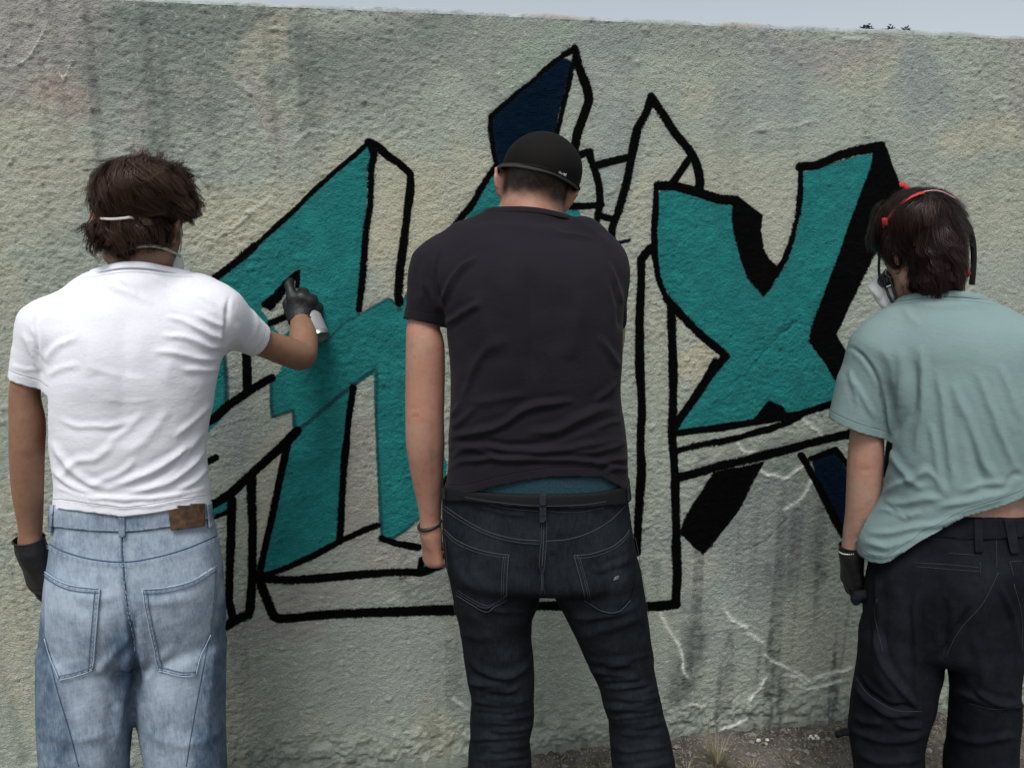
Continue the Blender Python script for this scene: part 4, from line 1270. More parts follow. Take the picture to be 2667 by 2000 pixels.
def cutJA(V):
    return np.interp(V[:, 0], waistA[:, 0], waistA[:, 2]) - V[:, 2]
def hemAt(d): return d
jnA, bvJA = garment('jeans', jA, .0052, A, M_DENIM_A, pA, foldsJA, cutJA, noise=[(6, .004, (1, 1, .6), 8), (15, .0016, (1, 1, 1), 9)], attr_fn=wearA, thick=0)
# waistband, belt loops, yoke, pockets, stitching
wb_top = [(139,1312),(190,1318),(250,1322),(325,1330),(400,1322),(470,1312),(546,1300)]
wb_bot = [(134,1370),(190,1377),(250,1382),(325,1385),(400,1378),(470,1366),(553,1350)]
patch('waistband', A, bvJA, wb_top + wb_bot[::-1], M_DENIM_A, jnA, lift=.0035, thick=.003).data.attributes.new('wear', 'FLOAT', 'POINT')
def setwear(o, val):
    if o is None: return
    at = o.data.attributes.get('wear') or o.data.attributes.new('wear', 'FLOAT', 'POINT')
    n = len(o.data.vertices); co = np.zeros(n * 3); o.data.vertices.foreach_get('co', co); co = co.reshape(-1, 3)
    at.data.foreach_set('value', np.clip(val + .13 * noise3(co, 24, 5) + .1 * noise3(co, 70, 6), 0, 1).astype(np.float32))
setwear(jnA.children[0], .55)
for q in [[(308,1322),(325,1322),(327,1398),(311,1398)], [(531,1300),(543,1299),(549,1374),(538,1376)], [(137,1316),(146,1316),(141,1386),(132,1385)]]:
    lp = patch('belt_loop', A, bvJA, q, M_DENIM_A, jnA, step=4, lift=.0075, thick=.0025); setwear(lp, .5)
pkL = patch('pocket', A, bvJA, [(123,1489),(160,1512),(205,1526),(261,1530),(256,1590),(250,1660),(244,1740),(200,1757),(155,1768),(138,1720),(122,1660),(117,1580)], M_DENIM_A, jnA, lift=.003, thick=.0025)
pkR = patch('pocket', A, bvJA, [(370,1532),(430,1528),(500,1510),(560,1473),(556,1560),(545,1650),(520,1710),(508,1756),(470,1757),(414,1743),(395,1660),(380,1590)], M_DENIM_A, jnA, lift=.003, thick=.0025)
setwear(pkL, .62); setwear(pkR, .62)
M_LEATHER = NT('brown_leather_patch'); M_LEATHER = M_LEATHER.out(M_LEATHER.mix(M_LEATHER.step(M_LEATHER.noise(60, 4, .65), .35, .7), (.050, .025, .013), (.13, .070, .038)), .7, M_LEATHER.bump(M_LEATHER.noise(200, 3), .0008, .7))
patch('brand_patch', A, bvJA, [(436,1313),(525,1306),(527,1370),(443,1380)], M_LEATHER, jnA, step=4, lift=.0085, thick=.002)
L1 = [(122,1412),(170,1437),(240,1456),(325,1463),(400,1452),(480,1430),(563,1396)]
L2 = [(x, y + 9) for x, y in L1]
cs = [(318,1400),(318,1440),(322,1480),(326,1540),(334,1600),(344,1650),(350,1700)]
seams('yoke_seam', A, bvJA, [L1, cs, wb_bot], .0016, M_SEAM_A, jnA, lift=.0003)
ins = lambda pts, dx, dy: [(x + dx, y + dy) for x, y in pts]
pl_out = [(123,1489),(160,1512),(205,1526),(261,1530)]; pl_in = [(261,1530),(256,1590),(250,1660),(244,1740)]; pl_bot = [(244,1740),(200,1757),(155,1768)]
pr_top = [(370,1532),(430,1528),(500,1510),(560,1473)]; pr_in = [(370,1532),(380,1590),(395,1660),(414,1743)]; pr_bot = [(414,1743),(470,1757),(508,1756)]
seams('pocket_edge', A, bvJA, [pl_out, pl_in, pl_bot, pr_top, pr_in, pr_bot, [(155,1768),(138,1720),(122,1660)], [(508,1756),(520,1710),(545,1650)]], .0015, M_THREAD_A, jnA, lift=.0055)
seams('pocket_inner_seam', A, bvJA, [ins(pl_out,0,13), ins(pl_in,-12,6), ins(pl_bot,0,-10), ins(pr_top,0,13), ins(pr_in,12,6), ins(pr_bot,0,-10)], .0009, M_SEAM_A, jnA, lift=.0058)  # dark denim seam running parallel inside the pocket edges
dashes('stitching', A, bvJA, [L2, ins(L1,0,3), ins(pl_out,0,6), ins(pl_in,-6,4), ins(pl_bot,0,-5), ins(pr_top,0,6), ins(pr_in,6,4), ins(pr_bot,0,-5), ins(cs,6,0), ins(cs,-5,0), ins(wb_top,0,5), ins(wb_bot,0,-5), [(319,1325),(322,1397)], [(312,1325),(315,1397)]], .0006, M_THREAD_A, jnA, lift=.0062)
seams('side_seam', A, bvJA, [[(124,1690),(150,1800),(180,1900),(205,1995)], [(545,1660),(520,1790),(500,1900),(485,1995)]], .0012, M_SEAM_A, jnA, lift=.0002)

# gloves
def glove(name, fr, fn, wrist, d, parent, r0=.030, L=.035, h=.003):
    d = nrm(d)
    cuff = chain([wrist - d * .006, wrist - d * L], [r0 - .002, r0], 0)
    f = union([fn, (cuff, .02)], .01)
    V, F = surface(f, h)
    c = (V - (wrist - d * (L - .004))) @ d
    V, F, c, used = clip(V, F, c)
    o = mesh_obj(name, V, F, M_GLOVE, parent)
    rim = V[(c < .0015)]
    # rolled rim
    cen = rim.mean(0); a0 = np.cross(d, [0, 1, 0.1]); a0 = nrm(a0); b0 = np.cross(d, a0)
    th = np.linspace(0, 2 * math.pi, 28, endpoint=False)
    rr = np.array([[((rim - cen) @ a0), ((rim - cen) @ b0)]])[0]
    rad = np.hypot(rr[0], rr[1]).mean()
    P = cen + rad * (np.cos(th)[:, None] * a0 + np.sin(th)[:, None] * b0)
    Vt, Ft = tube([P], .0016, sides=6, closed=True)
    mesh_obj('rolled_rim', Vt, Ft, M_GLOVE, o)
    return o
glove('glove', A, handLA(.0022), wLA, (.03, .08, -1), pA, .0245, .028)
glove('glove', A, handRA(.0022), A.pt(784, 828, .330), (0, .6, 1), pA, .0262, .016)

# hair
HAIR_A = hair_mat('brown_hair', (.013, .006, .005), (.055, .028, .019), (.085, .048, .030))
HAIR_A_BASE = NT('brown_hair_mass'); HAIR_A_BASE = HAIR_A_BASE.out(HAIR_A_BASE.mix(HAIR_A_BASE.noise(120, 3), (.010, .005, .004), (.030, .014, .010)), .7)
volA = union([A.ball(364,502,.035,106,86,.098), (A.ball(372,482,.0,100,66,.080), .02), (A.ball(452,492,.02,44,50,.06), .03), (A.ball(476,530,.01,34,32,.035), .02), (A.ball(302,528,.0,52,62,.065), .03),
              (A.ball(345,590,-.005,72,42,.050), .02), (A.ball(277,605,-.01,42,34,.036), .015), (A.ball(315,622,-.01,42,26,.034), .015), (A.ball(400,590,.0,42,34,.045), .02)], .02)
V, F = surface(offset(volA, .008), .006); N_ = vnormals(V, F)
hbA = mesh_obj('hair', V + N_ * (.003 * noise3(V * [1, 1, .4], 60, 8))[:, None], F, HAIR_A_BASE, pA, attrs={'tone': np.zeros(len(V)), 'tip': np.zeros(len(V))})
hair_locks('hair_locks', volA, HAIR_A, hbA, 420, 26, A.pt(352, 436, -.03), (.04, .085), seed=3, wave=.0095, wlen=12, swirl=.8, lift=(-.003, .007), flip=.005)
hair_locks('hair_crown', volA, HAIR_A, hbA, 60, 26, A.pt(352, 436, -.03), (.04, .07), seed=4, wave=.004, wlen=8, swirl=.5, lift=(.0, .004), flip=.002, mask=lambda C: (np.linalg.norm(C - A.pt(352, 430, -.03), axis=1) < .05).astype(float) + 1e-6)
bulk = lambda C: ((A.px(C)[0] > 430) | (A.px(C)[1] > 560)).astype(float) + .06
hair_locks('hair_curls', volA, HAIR_A, hbA, 240, 16, A.pt(352, 440, -.03), (.025, .055), seed=9, wave=.013, wlen=17, swirl=1.5, lift=(.0, .008), flip=.009, mask=bulk)
# dust mask with its two elastic straps
mk = A.pt(462, 668, .06)
Xm = lambda *p: headA_c + RA @ np.array(p)
Vm, Fm = surface(union([ellipsoid(Xm(0, .100, -.050), (.050, .040, .052), RA), (chain([Xm(-.03, .09, -.085), Xm(.03, .09, -.085)], [.018, .018]), .02)], .02), .005)
c = (Vm - Xm(0, .075, -.05)) @ (RA @ nrm([0, 1, .0]))
Vm, Fm, c, u_ = clip(Vm, Fm, c)
mskA = mesh_obj('dust_mask', Vm, Fm, M_MASK, pA)
md = mskA.modifiers.new('thickness', 'SOLIDIFY'); md.thickness = .002
bvHead = BVHTree.FromPolygons([tuple(v) for v in V.tolist()], F.tolist())
def strap_path(pts): return spline([A.pt(*p) for p in pts], 8)
up_n = np.array([0, -1, .2])
tube_obj('strap', [strap_path([(252,566,-.03),(262,569,-.055),(290,571,-.073),(320,569,-.078),(338,567,-.075),(350,570,-.055)])], .0028, M_WHITE, mskA, sides=6, flat=.3, up=up_n)
tube_obj('strap', [strap_path([(462,556,.02),(467,580,.028),(471,605,.038),(472,630,.05),(470,655,.065)])], .0030, M_WHITE, mskA, sides=6, flat=.35, up=np.array([1, -.6, 0]))
tube_obj('strap', [strap_path([(330,650,-.028),(346,645,-.034),(372,641,-.036),(401,641,-.030),(430,648,-.008),(458,661,.035),(470,668,.07)])], .0034, M_WHITE, mskA, sides=6, flat=.35, up=up_n)
shoes(A, pA, [(A.pt(222,2320,0)[0], .04), (A.pt(490,2320,0)[0], .04)])

# spray can, held: a thing of its own
sc = thing('spray_can', 'silver spray paint can in the raised gloved hand of the white shirted man', 'spray can', tuple(A.O + A.R @ can_b), A.yaw)
u0 = nrm(np.cross(can_ax, [0, 1, 0])); v0 = np.cross(can_ax, u0)
def lathe(prof, sides=28):
    th = np.linspace(0, 2 * math.pi, sides, endpoint=False)
    V = []
    for z, r in prof:
        V.append(can_ax * z + r * (np.cos(th)[:, None] * u0 + np.sin(th)[:, None] * v0))
    V = np.vstack(V); n = len(prof)
    i, j = np.meshgrid(np.arange(n - 1), np.arange(sides), indexing='ij')
    a = (i * sides + j).ravel(); b = (i * sides + (j + 1) % sides).ravel()
    return V, np.stack([a, b, b + sides, a + sides], -1)
M_CAN = NT('silver_can'); M_CAN = M_CAN.out(M_CAN.mix(M_CAN.noise(30), (.30, .30, .29), (.38, .38, .37)), .38, Metallic=.75)
M_CANLABEL = plain('pale_can_print', (.26, .27, .27), .45)
def can_part(name, prof, mat, par): 
    V, F = lathe(prof); return mesh_obj(name, V, F, mat, par)
Hc = float(np.linalg.norm(can_t - can_b))
cb = can_part('can_body', [(.004, .0), (.006, .020), (.002, .026), (0, .0285), (.003, .0300), (.006, .0285), (.010, .0292), (Hc * .78, .0292), (Hc * .79, .028), (Hc * .84, .024), (Hc * .90, .013), (Hc * .92, .0125), (Hc * .92, 0)], M_CAN, sc)
can_part('bottom_rim', [(.001, .0285), (-.001, .0296), (.001, .0306), (.004, .0306), (.005, .0292)], M_METAL, sc)
can_part('label', [(.012, .0292), (.013, .0296), (Hc * .76, .0296), (Hc * .765, .0292)], M_CANLABEL, sc)
cp = can_part('nozzle', [(Hc * .91, .0), (Hc * .91, .0075), (Hc * .985, .007), (Hc * 1.0, .006), (Hc * 1.0, 0)], plain('pale_nozzle', (.5, .5, .48), .5), sc)
# ------------------------------------------------------------------ middle painter: black cap, charcoal t-shirt, black jeans
B = Frame(.055, 1.62)
pB = thing('person', 'broad man in black cap and charcoal t-shirt standing between the other two painters', 'person', tuple(B.O), B.yaw, 'painters facing the wall')
SKIN_B = skin_mat('fair_skin', (.385, .230, .165), (.39, .165, .115))
torsoB = B.rows([(1310,1152,1641,.128),(1270,1156,1637,.128),(1220,1166,1633,.126),(1150,1168,1629,.127),(1090,1170,1622,.127),(1022,1173,1613,.128),(952,1172,1615,.131),(880,1162,1619,.134,.005),(800,1150,1621,.136,.012),
                 (730,1140,1612,.136,.022),(670,1165,1580,.125,.035),(615,1215,1520,.100,.055),(580,1270,1450,.080,.07)])
slvB_L = [(1162,716,.03,93),(1122,785,.01,63),(1102,838,.005,50),(1101,900,.0,48)]
slvB_R = [(1540,706,.05,94),(1582,770,.085,51),(1592,822,.125,42),(1592,880,.17,40)]
shirtB = union([loft(torsoB, 2.6, .05, .01), (B.tubes([(1288,592,.06,42),(1216,642,.04,66),(1162,716,.03,90)]), .05), (B.tubes([(1462,592,.07,42),(1512,634,.055,70),(1540,708,.05,92)]), .05),
                (B.tubes(slvB_L), .03), (B.tubes(slvB_R), .03), (B.tubes([(1378,650,.065,98),(1380,590,.085,90),(1384,520,.10,80)]), .04)], .03)
RB = rot(-4, 14, 12)
headB_c = B.pt(1393, 494, .115)
hdB, XB = head_fn(headB_c, RB, .93)
armLB = B.tubes([(1162,730,.03,70),(1104,838,.005,43),(1107,900,.0,50),(1107,1000,.0,51),(1106,1085,-.002,50),(1107,1150,.005,51),(1110,1200,.012,46),(1114,1250,.02,40),(1118,1300,.027,33),(1121,1350,.033,28),(1122,1385,.037,28)], .02)
armRB = B.tubes([(1538,730,.05,66),(1592,830,.13,38),(1575,920,.20,40),(1520,960,.30,36),(1450,930,.40,28),(1425,915,.43,27)], .02)
wLB = B.pt(1122, 1385, .037)
handLB = hand(wLB, (.02, .10, -1), (-.75, -.65, 0), [(58,92,60),(66,94,62),(72,94,62),(76,94,62)], side=1, s=.93, thumb=[(.026,.020,-.012),(.048,.036,-.028),(.066,.030,-.046),(.078,.012,-.050)], spread=.02)
handRB = hand(B.pt(1425, 915, .43), (-.5, .8, .2), (.3, -.2, .9), [(40,60,40)] * 4, side=-1)
jeansB_rows = [(1240,1158,1634,.116),(1270,1156,1636,.118),(1320,1152,1641,.122),(1400,1154,1651,.132,-.008),(1470,1160,1664,.138,-.012),(1505,1168,1672,.134,-.01)]
legLB = [(1440,1162,1414,.112),(1500,1170,1412,.116),(1563,1183,1406,.108),(1610,1195,1389,.100),(1671,1205,1389,.096),(1762,1217,1394,.092),(1809,1226,1393,.088),(1870,1224,1391,.084),(1924,1227,1381,.082),(1979,1221,1386,.086),(2100,1224,1385,.086),(2330,1236,1372,.07)]
legRB = [(1440,1420,1662,.112),(1510,1424,1674,.116),(1588,1462,1685,.108),(1653,1495,1694,.100),(1700,1515,1702,.094),(1730,1529,1702,.092),(1772,1549,1710,.090),(1834,1567,1722,.086),(1877,1581,1734,.084),(1942,1587,1751,.088),(2000,1593,1763,.088),(2120,1612,1785,.086),(2330,1645,1818,.07)]
def jeansB_fn(g=0.0):
    return union([loft(B.rows(jeansB_rows, g), 2.5, .02, .05), (loft(B.rows(legLB, g), 2.2, .05, .01), .012), (loft(B.rows(legRB, g), 2.2, .05, .01), .012)], .02)
uBL, uBR = B.pt(1304, 2320, 0)[0], B.pt(1732, 2320, 0)[0]
bodyB = union([(offset(loft([r for r in torsoB if r[0] > B.pt(1400, 1285, 0)[2]], 2.6, .05, .02), .022), .02), (B.tubes([(1290,610,.06,28),(1220,662,.04,52),(1162,730,.03,66)]), .04), (B.tubes([(1450,610,.07,28),(1500,660,.055,52),(1538,730,.05,66)]), .04),
               (B.tubes([(1378,665,.065,88),(1380,600,.085,80),(1386,540,.098,77),(1392,500,.115,74)]), .03), (hdB, .02), (armLB, .02), (armRB, .02), (handLB, .008), (handRB, .01),
               (jeansB_fn(-.034), .02), (chain([(uBL, .0, .05), (uBL, .14, .035)], [.04, .03]), .02), (chain([(uBR, .0, .05), (uBR, .14, .035)], [.04, .03]), .02)], .02)
def hairmaskB(V):
    q = (V - headB_c) @ RB
    m = smooth(q[:, 2] + .006 * noise3(V, 60, 3), -.050, -.016) * smooth(q[:, 1], .035, .0)
    lat = smooth(np.abs(q[:, 0]), .078, .066)
    return np.clip(m * lat * (.95 + .10 * noise3(V, 240, 7)), 0, 1)
def dispB(V, x, y):
    # elbow dimple, wrist knob, muscle lines of the bare arm
    d, t = seg_dist(x, y, [(1068,1085),(1095,1088)])
    return .0016 * np.exp(-((np.hypot((x - 1082) / 1.6, y - 1087) - 10) / 4) ** 2) - .0024 * np.exp(-(((x - 1082) / 16) ** 2 + ((y - 1085) / 3.4) ** 2)) - .0018 * np.exp(-(((x - 1084) / 13) ** 2 + ((y - 1096) / 3) ** 2)) - .001 * np.exp(-(((x - 1130) / 3) ** 2 + ((y - 1180) / 80) ** 2)) + .001 * np.exp(-(((x - 1090) / 12) ** 2 + ((y - 1190) / 60) ** 2))
body_mesh(B, bodyB, SKIN_B, pB, .0058, flush=[(1085,1088,34,.55),(1090,1000,90,.3),(1130,1440,50,.45),(1300,480,30,.6),(1490,515,30,.6),(1390,520,100,.25)], hairmask=hairmaskB, disp=dispB)
eyes(XB, RB, pB)

M_SHIRT_B = jersey_mat('charcoal_cotton', (.0105, .0094, .0128), (.0165, .0148, .0190), hemc=1.6)
hemB = B.line([(1158,1276),(1219,1279),(1294,1262),(1353,1253),(1431,1243),(1500,1239),(1564,1237),(1607,1256),(1632,1272)], torsoB)
colB = B.pt(1372, 538, .005)
def cutB(V):
    c = V[:, 2] - np.interp(V[:, 0], hemB[:, 0], hemB[:, 2])
    c = np.minimum(c, arm_cut(B, B.pt(1116, 770, .015), B.pt(1101, 840, .005), .085)(V))
    c = np.minimum(c, arm_cut(B, B.pt(1582, 770, .085), B.pt(1593, 838, .14), .075)(V))
    nn = nrm([.10, .34, 1])
    r = np.hypot(V[:, 0] - colB[0], V[:, 1] - .08)
    return np.minimum(c, np.where(r < .12, -((V - colB) @ nn), 1.0))
foldsB = [
    F1([(1240,670),(1200,705),(1170,745),(1150,795)],7,.008), F1([(1255,790),(1210,812),(1175,835),(1155,850)],8,.006), F1([(1150,655),(1140,700),(1142,760),(1150,800)],5,-.006), F1([(1110,730),(1125,770),(1138,815)],8,.006), F1([(1100,690),(1105,740),(1095,790)],10,.004),
    F1([(1145,800),(1152,840),(1158,900)],6,-.005), F1([(1330,880),(1260,920),(1200,990)],14,.003),
    F1([(1600,730),(1610,790),(1616,860)],7,-.005), F1([(1585,680),(1604,730),(1618,790)],6,.005), F1([(1560,880),(1590,920),(1612,960)],9,.005), F1([(1480,560),(1540,600),(1590,650)],10,.003),
    F1([(1215,600),(1300,590),(1400,600),(1480,610)],14,.0025), F1([(1440,610),(1500,612),(1545,622)],6,.003),
    F1([(1270,900),(1235,960),(1205,1035)],8,.0042), F1([(1200,1040),(1186,1070),(1172,1085)],7,.003), F1([(1380,690),(1385,850),(1390,1000)],22,-.006), F1([(1240,760),(1260,850),(1290,930)],26,.005), F1([(1520,760),(1500,860),(1480,940)],26,.005),
    # big folds across the loins
    F1([(1172,1142),(1240,1125),(1310,1105),(1360,1070),(1420,1052),(1500,1045)],8,.008), F1([(1170,1152),(1260,1150),(1340,1162),(1430,1150),(1530,1110),(1610,1085)],9,-.004),
    F1([(1165,1168),(1240,1158),(1330,1172),(1430,1175),(1530,1162),(1622,1140)],8,.007), F1([(1610,1062),(1570,1064),(1520,1085),(1450,1118),(1370,1130)],10,.006), F1([(1170,1195),(1230,1166),(1300,1190),(1400,1192)],7,.005),
    F1([(1165,1225),(1205,1200),(1270,1193),(1350,1193),(1440,1196),(1540,1200),(1630,1225)],7,.007), F1([(1628,1150),(1590,1165),(1540,1178),(1480,1182)],7,.006), F1([(1632,1195),(1590,1196),(1540,1212)],6,.005), F1([(1570,1235),(1600,1220),(1635,1222)],6,.004),
    F1([(1620,1095),(1590,1100),(1550,1115)],6,.004), F1([(1600,990),(1585,1020),(1550,1050)],8,.004), F1([(1230,1050),(1300,1040),(1370,1030)],10,.003), F1([(1175,1110),(1200,1100),(1240,1060)],7,.004),
]
shB, bvB = garment('t_shirt', shirtB, .0045, B, M_SHIRT_B, pB, foldsB, cutB, noise=[(7, .0030, (1, 1, 1.6), 13), (18, .0011, (1, 1, 1.7), 14)], ridges_=[(8, .0008, (1, 1, 2.2), 401)], seed=5)
collar(shB, colB, nrm([.10, .34, 1]), (colB[0], .08), .008, .3, M_SHIRT_B)

M_DENIM_B = denim_mat('black_denim', (.0036, .0048, .0066), (.0250, .0300, .0370), .8, slub=.9)
M_THREAD_B = plain('grey_denim_thread', (.030, .035, .042), .9)
M_EDGE_B = plain('black_denim_edge', (.006, .007, .009), .95)
def wearB(V, x, y):
    w = np.full(len(V), .35)
    for (px, py, rx, ry, a) in [(1270,1470,90,90,.18),(1560,1470,90,90,.18),(1400,1600,60,60,-.2),(1300,1680,70,90,.1),(1300,1950,60,120,.2),(1660,1930,60,120,.22),(1620,1790,60,60,.1),(1400,1340,230,50,.15)]:
        w = w + a * np.exp(-((x - px) / rx) ** 2 - ((y - py) / ry) ** 2)
    return {'wear': np.clip(w + .1 * noise3(V * [1, 1, 1.4], 30, 44), 0, 1)}
rr = np.random.default_rng(11)
foldsJB = []
def creases(y0, y1, n, side):
    """irregular creases bunched at a knee: some run right across, many die out half way, some cross"""
    for k in range(n):
        y = y0 + (y1 - y0) * (k + rr.uniform(.1, .9)) / n
        if side < 0: xa, xb = np.interp(y, [1700, 1810, 2000], [1212, 1226, 1222]), 1392
        else: xa, xb = np.interp(y, [1700, 1850, 2000], [1515, 1570, 1592]), np.interp(y, [1700, 1850, 2000], [1706, 1730, 1764])
        mode = rr.integers(0, 4)
        ta, tb = (0, 1) if mode == 0 else ((-.02, rr.uniform(.35, .7)) if mode == 1 else ((rr.uniform(.3, .6), 1.03) if mode == 2 else (rr.uniform(.1, .3), rr.uniform(.6, .95))))
        tilt = rr.uniform(-16, 10) - (10 if side > 0 else 0); sag = rr.uniform(2, 14)
        pts = [(xa + (xb - xa) * t, y + tilt * (t - .5) + sag * math.sin(math.pi * t)) for t in np.linspace(ta, tb, 5)]
        foldsJB.append(F1(pts, rr.uniform(4.5, 8.5), rr.uniform(.0022, .0072) * (1 if y < y0 + (y1 - y0) * .72 else .55)))
creases(1745, 1995, 19, -1)
creases(1700, 1995, 20, 1)
foldsJB += [F1([(1220,1720),(1260,1748),(1320,1762),(1370,1740),(1392,1710)],9,.006), F1([(1240,1570),(1290,1592),(1350,1590),(1400,1578)],8,.004), F1([(1470,1600),(1530,1608),(1600,1600),(1660,1580)],8,.004),
    F1([(1540,1482),(1580,1480),(1630,1462),(1655,1440)],7,.004), F1([(1180,1420),(1190,1470),(1215,1530)],10,.004), F1([(1412,1480),(1415,1530),(1418,1555)],8,-.008), F1([(1500,1660),(1580,1640),(1680,1600)],12,.004),
    F1([(1190,1640),(1240,1660),(1300,1655)],12,.003), F1([(1400,1420),(1405,1480),(1412,1540)],9,-.004), F1([(1205,1300),(1290,1330),(1390,1345)],7,.003)]
waistB = B.line([(1158,1268),(1240,1278),(1400,1284),(1560,1278),(1632,1268)], B.rows(jeansB_rows))
def cutJB(V): return np.interp(V[:, 0], waistB[:, 0], waistB[:, 2]) - V[:, 2]
jnB, bvJB = garment('jeans', jeansB_fn(), .0052, B, M_DENIM_B, pB, foldsJB, cutJB, noise=[(8, .0035, (1, 1, .7), 28), (20, .0012, (1, 1, 1.3), 29)], attr_fn=wearB, thick=0, seed=3)
# teal underwear band, belt, belt loops, pockets
M_TEALW = NT('teal_knit_waistband'); M_TEALW = M_TEALW.out(M_TEALW.mix(M_TEALW.voronoi(380), (.003, .020, .034), (.006, .044, .064)), .85, M_TEALW.bump(M_TEALW.voronoi(380), .0012, .8))
bandf = loft(B.rows([(1315,1162,1632,.117),(1262,1165,1630,.118),(1200,1172,1624,.119)]), 2.5, .004, .004)
V, F = surface(bandf, .005); zt = B.pt(1400, 1222, -.1)[2]
V, F, c, u_ = clip(V, F, np.minimum(zt - V[:, 2], V[:, 2] - B.pt(1400, 1296, -.1)[2]))
mesh_obj('underwear_waistband', V, F, M_TEALW, pB)
M_BELT = NT('black_leather_belt'); M_BELT = M_BELT.out(M_BELT.mix(M_BELT.noise(30, 4), (.0048, .0056, .0066), (.0085, .0098, .0112)), .72, M_BELT.bump(M_BELT.noise(260, 3), .0006, .6))
belt_t = [(1156,1262),(1235,1265),(1300,1269),(1400,1272),(1500,1269),(1580,1264),(1634,1258)]
belt_b = [(1151,1290),(1210,1298),(1274,1309),(1392,1321),(1509,1319),(1580,1310),(1640,1298)]
bl = lambda: None
belt_rows = B.rows([(1240,1153,1639,.126),(1285,1150,1642,.130),(1340,1145,1648,.139)])
beltf = loft(belt_rows, 2.5, .004, .004)
V, F = surface(beltf, .004)
M_BELT.node_tree.nodes['Principled BSDF'].inputs['Specular IOR Level'].default_value = .15
tt = B.line(belt_t, belt_rows); tb_ = B.line(belt_b, belt_rows)
c = np.minimum(np.interp(V[:, 0], tt[:, 0], tt[:, 2]) - V[:, 2], V[:, 2] - np.interp(V[:, 0], tb_[:, 0], tb_[:, 2]))
V, F, c, u_ = clip(V, F, c)
belt = mesh_obj('belt', V, F, M_BELT, pB); md = belt.modifiers.new('thickness', 'SOLIDIFY'); md.thickness = .0035; md.offset = -1
bvBelt = BVHTree.FromPolygons([tuple(v) for v in V.tolist()], F.tolist())
seams('belt_edge', B, bvBelt, [ins(belt_b[1:-1], 0, -4)], .0008, M_THREAD_B, belt, lift=.0002)
for q in [[(1404,1268),(1421,1268),(1423,1357),(1405,1357)], [(1153,1268),(1163,1270),(1160,1318),(1150,1314)], [(1630,1262),(1637,1262),(1641,1312),(1634,1314)]]:
    lp = patch('belt_loop', B, bvBelt, [(x, min(y, 1316)) for x, y in q], M_DENIM_B, jnB, step=3, lift=.004, thick=.0025); setwear(lp, .75)
    if lp and q[0][0] == 1404:
        lp2 = patch('belt_loop_end', B, bvJB, [(1405,1312),(1422,1312),(1423,1357),(1405,1357)], M_DENIM_B, jnB, step=3, lift=.0105, thick=.0025); setwear(lp2, .75)
dashes('loop_stitching', B, bvJB, [[(1408,1318),(1409,1352)],[(1419,1318),(1420,1352)],[(1407,1354),(1421,1354)]], .0007, M_THREAD_B, jnB, lift=.0118)
lw = [(1274,1313),(1330,1325),(1390,1330),(1404,1332)]; rw = [(1423,1330),(1470,1334),(1520,1332),(1573,1322)]
yk = [(1156,1316),(1190,1340),(1240,1370),(1290,1391),(1350,1404),(1402,1408)]; yk2 = [(1420,1409),(1480,1404),(1540,1385),(1590,1355),(1628,1318)]
csB = [(1417,1357),(1415,1420),(1412,1480),(1412,1545)]
plT = [(1160,1377),(1190,1405),(1240,1428),(1290,1440),(1326,1444)]; plI = [(1326,1444),(1322,1490),(1320,1550)]; plB = [(1320,1558),(1290,1578),(1266,1590),(1230,1572),(1192,1548)]; plO = [(1192,1548),(1180,1490),(1168,1430)]
prT = [(1494,1446),(1540,1441),(1590,1424),(1622,1400),(1636,1380)]; prI = [(1494,1446),(1506,1490),(1522,1550)]; prB = [(1522,1560),(1570,1590),(1610,1592),(1640,1560)]; prO = [(1640,1560),(1652,1500),(1650,1440)]
pk1 = patch('pocket', B, bvJB, plT + plI[1:] + plB + plO[1:], M_DENIM_B, jnB, lift=.0028, thick=.0025); setwear(pk1, .42)
pk2 = patch('pocket', B, bvJB, prT + prO[::-1] + prB[::-1] + prI[::-1][1:], M_DENIM_B, jnB, lift=.0028, thick=.0025); setwear(pk2, .42)
seams('pocket_edge', B, bvJB, [plT, plI, plB, prT, prI, prB], .0012, M_THREAD_B, jnB, lift=.0035)
seams('yoke_seam', B, bvJB, [yk, yk2, lw, rw, csB], .0011, M_THREAD_B, jnB, lift=.0002)
seams('double_seam', B, bvJB, [ins(csB,7,0), ins(csB,-6,0), ins(plI,-8,0), ins(prI,9,0), ins(plI,-14,4), ins(prI,15,4), ins(plT,0,8), ins(prT,0,8), ins(yk,2,8), ins(plB,0,-8), ins(plB,2,-14), [(1650,1400),(1664,1470),(1676,1540),(1684,1600)], [(1163,1400),(1172,1500),(1190,1600)]], .0007, M_THREAD_B, jnB, lift=.0040)
M_TAG = plain('grey_metal_tag', (.13, .135, .14), .5)
seams('pocket_tag', B, bvJB, [[(1595,1508),(1600,1501),(1608,1498),(1607,1504),(1600,1508),(1595,1509)], [(1595,1509),(1600,1504),(1606,1500)]], .0009, M_TAG, jnB, lift=.0052, sp=False, step=3)
# bracelet
P = []
cW = B.pt(1119, 1365, .035); ax_ = nrm(B.pt(1122, 1385, .037) - B.pt(1118, 1330, .03)); ax_ = nrm(ax_ + np.array([.25, 0, 0])); a0 = nrm(np.cross(ax_, [0, 1, 0])); b0 = np.cross(ax_, a0)
tht = np.linspace(0, 2 * math.pi, 36, endpoint=False)
P = cW + .0255 * (np.cos(tht)[:, None] * a0 + np.sin(tht)[:, None] * b0)
V, F = tube([P], .0045, sides=8, closed=True)
mesh_obj('bracelet', V, F, M_RUBBER, pB)

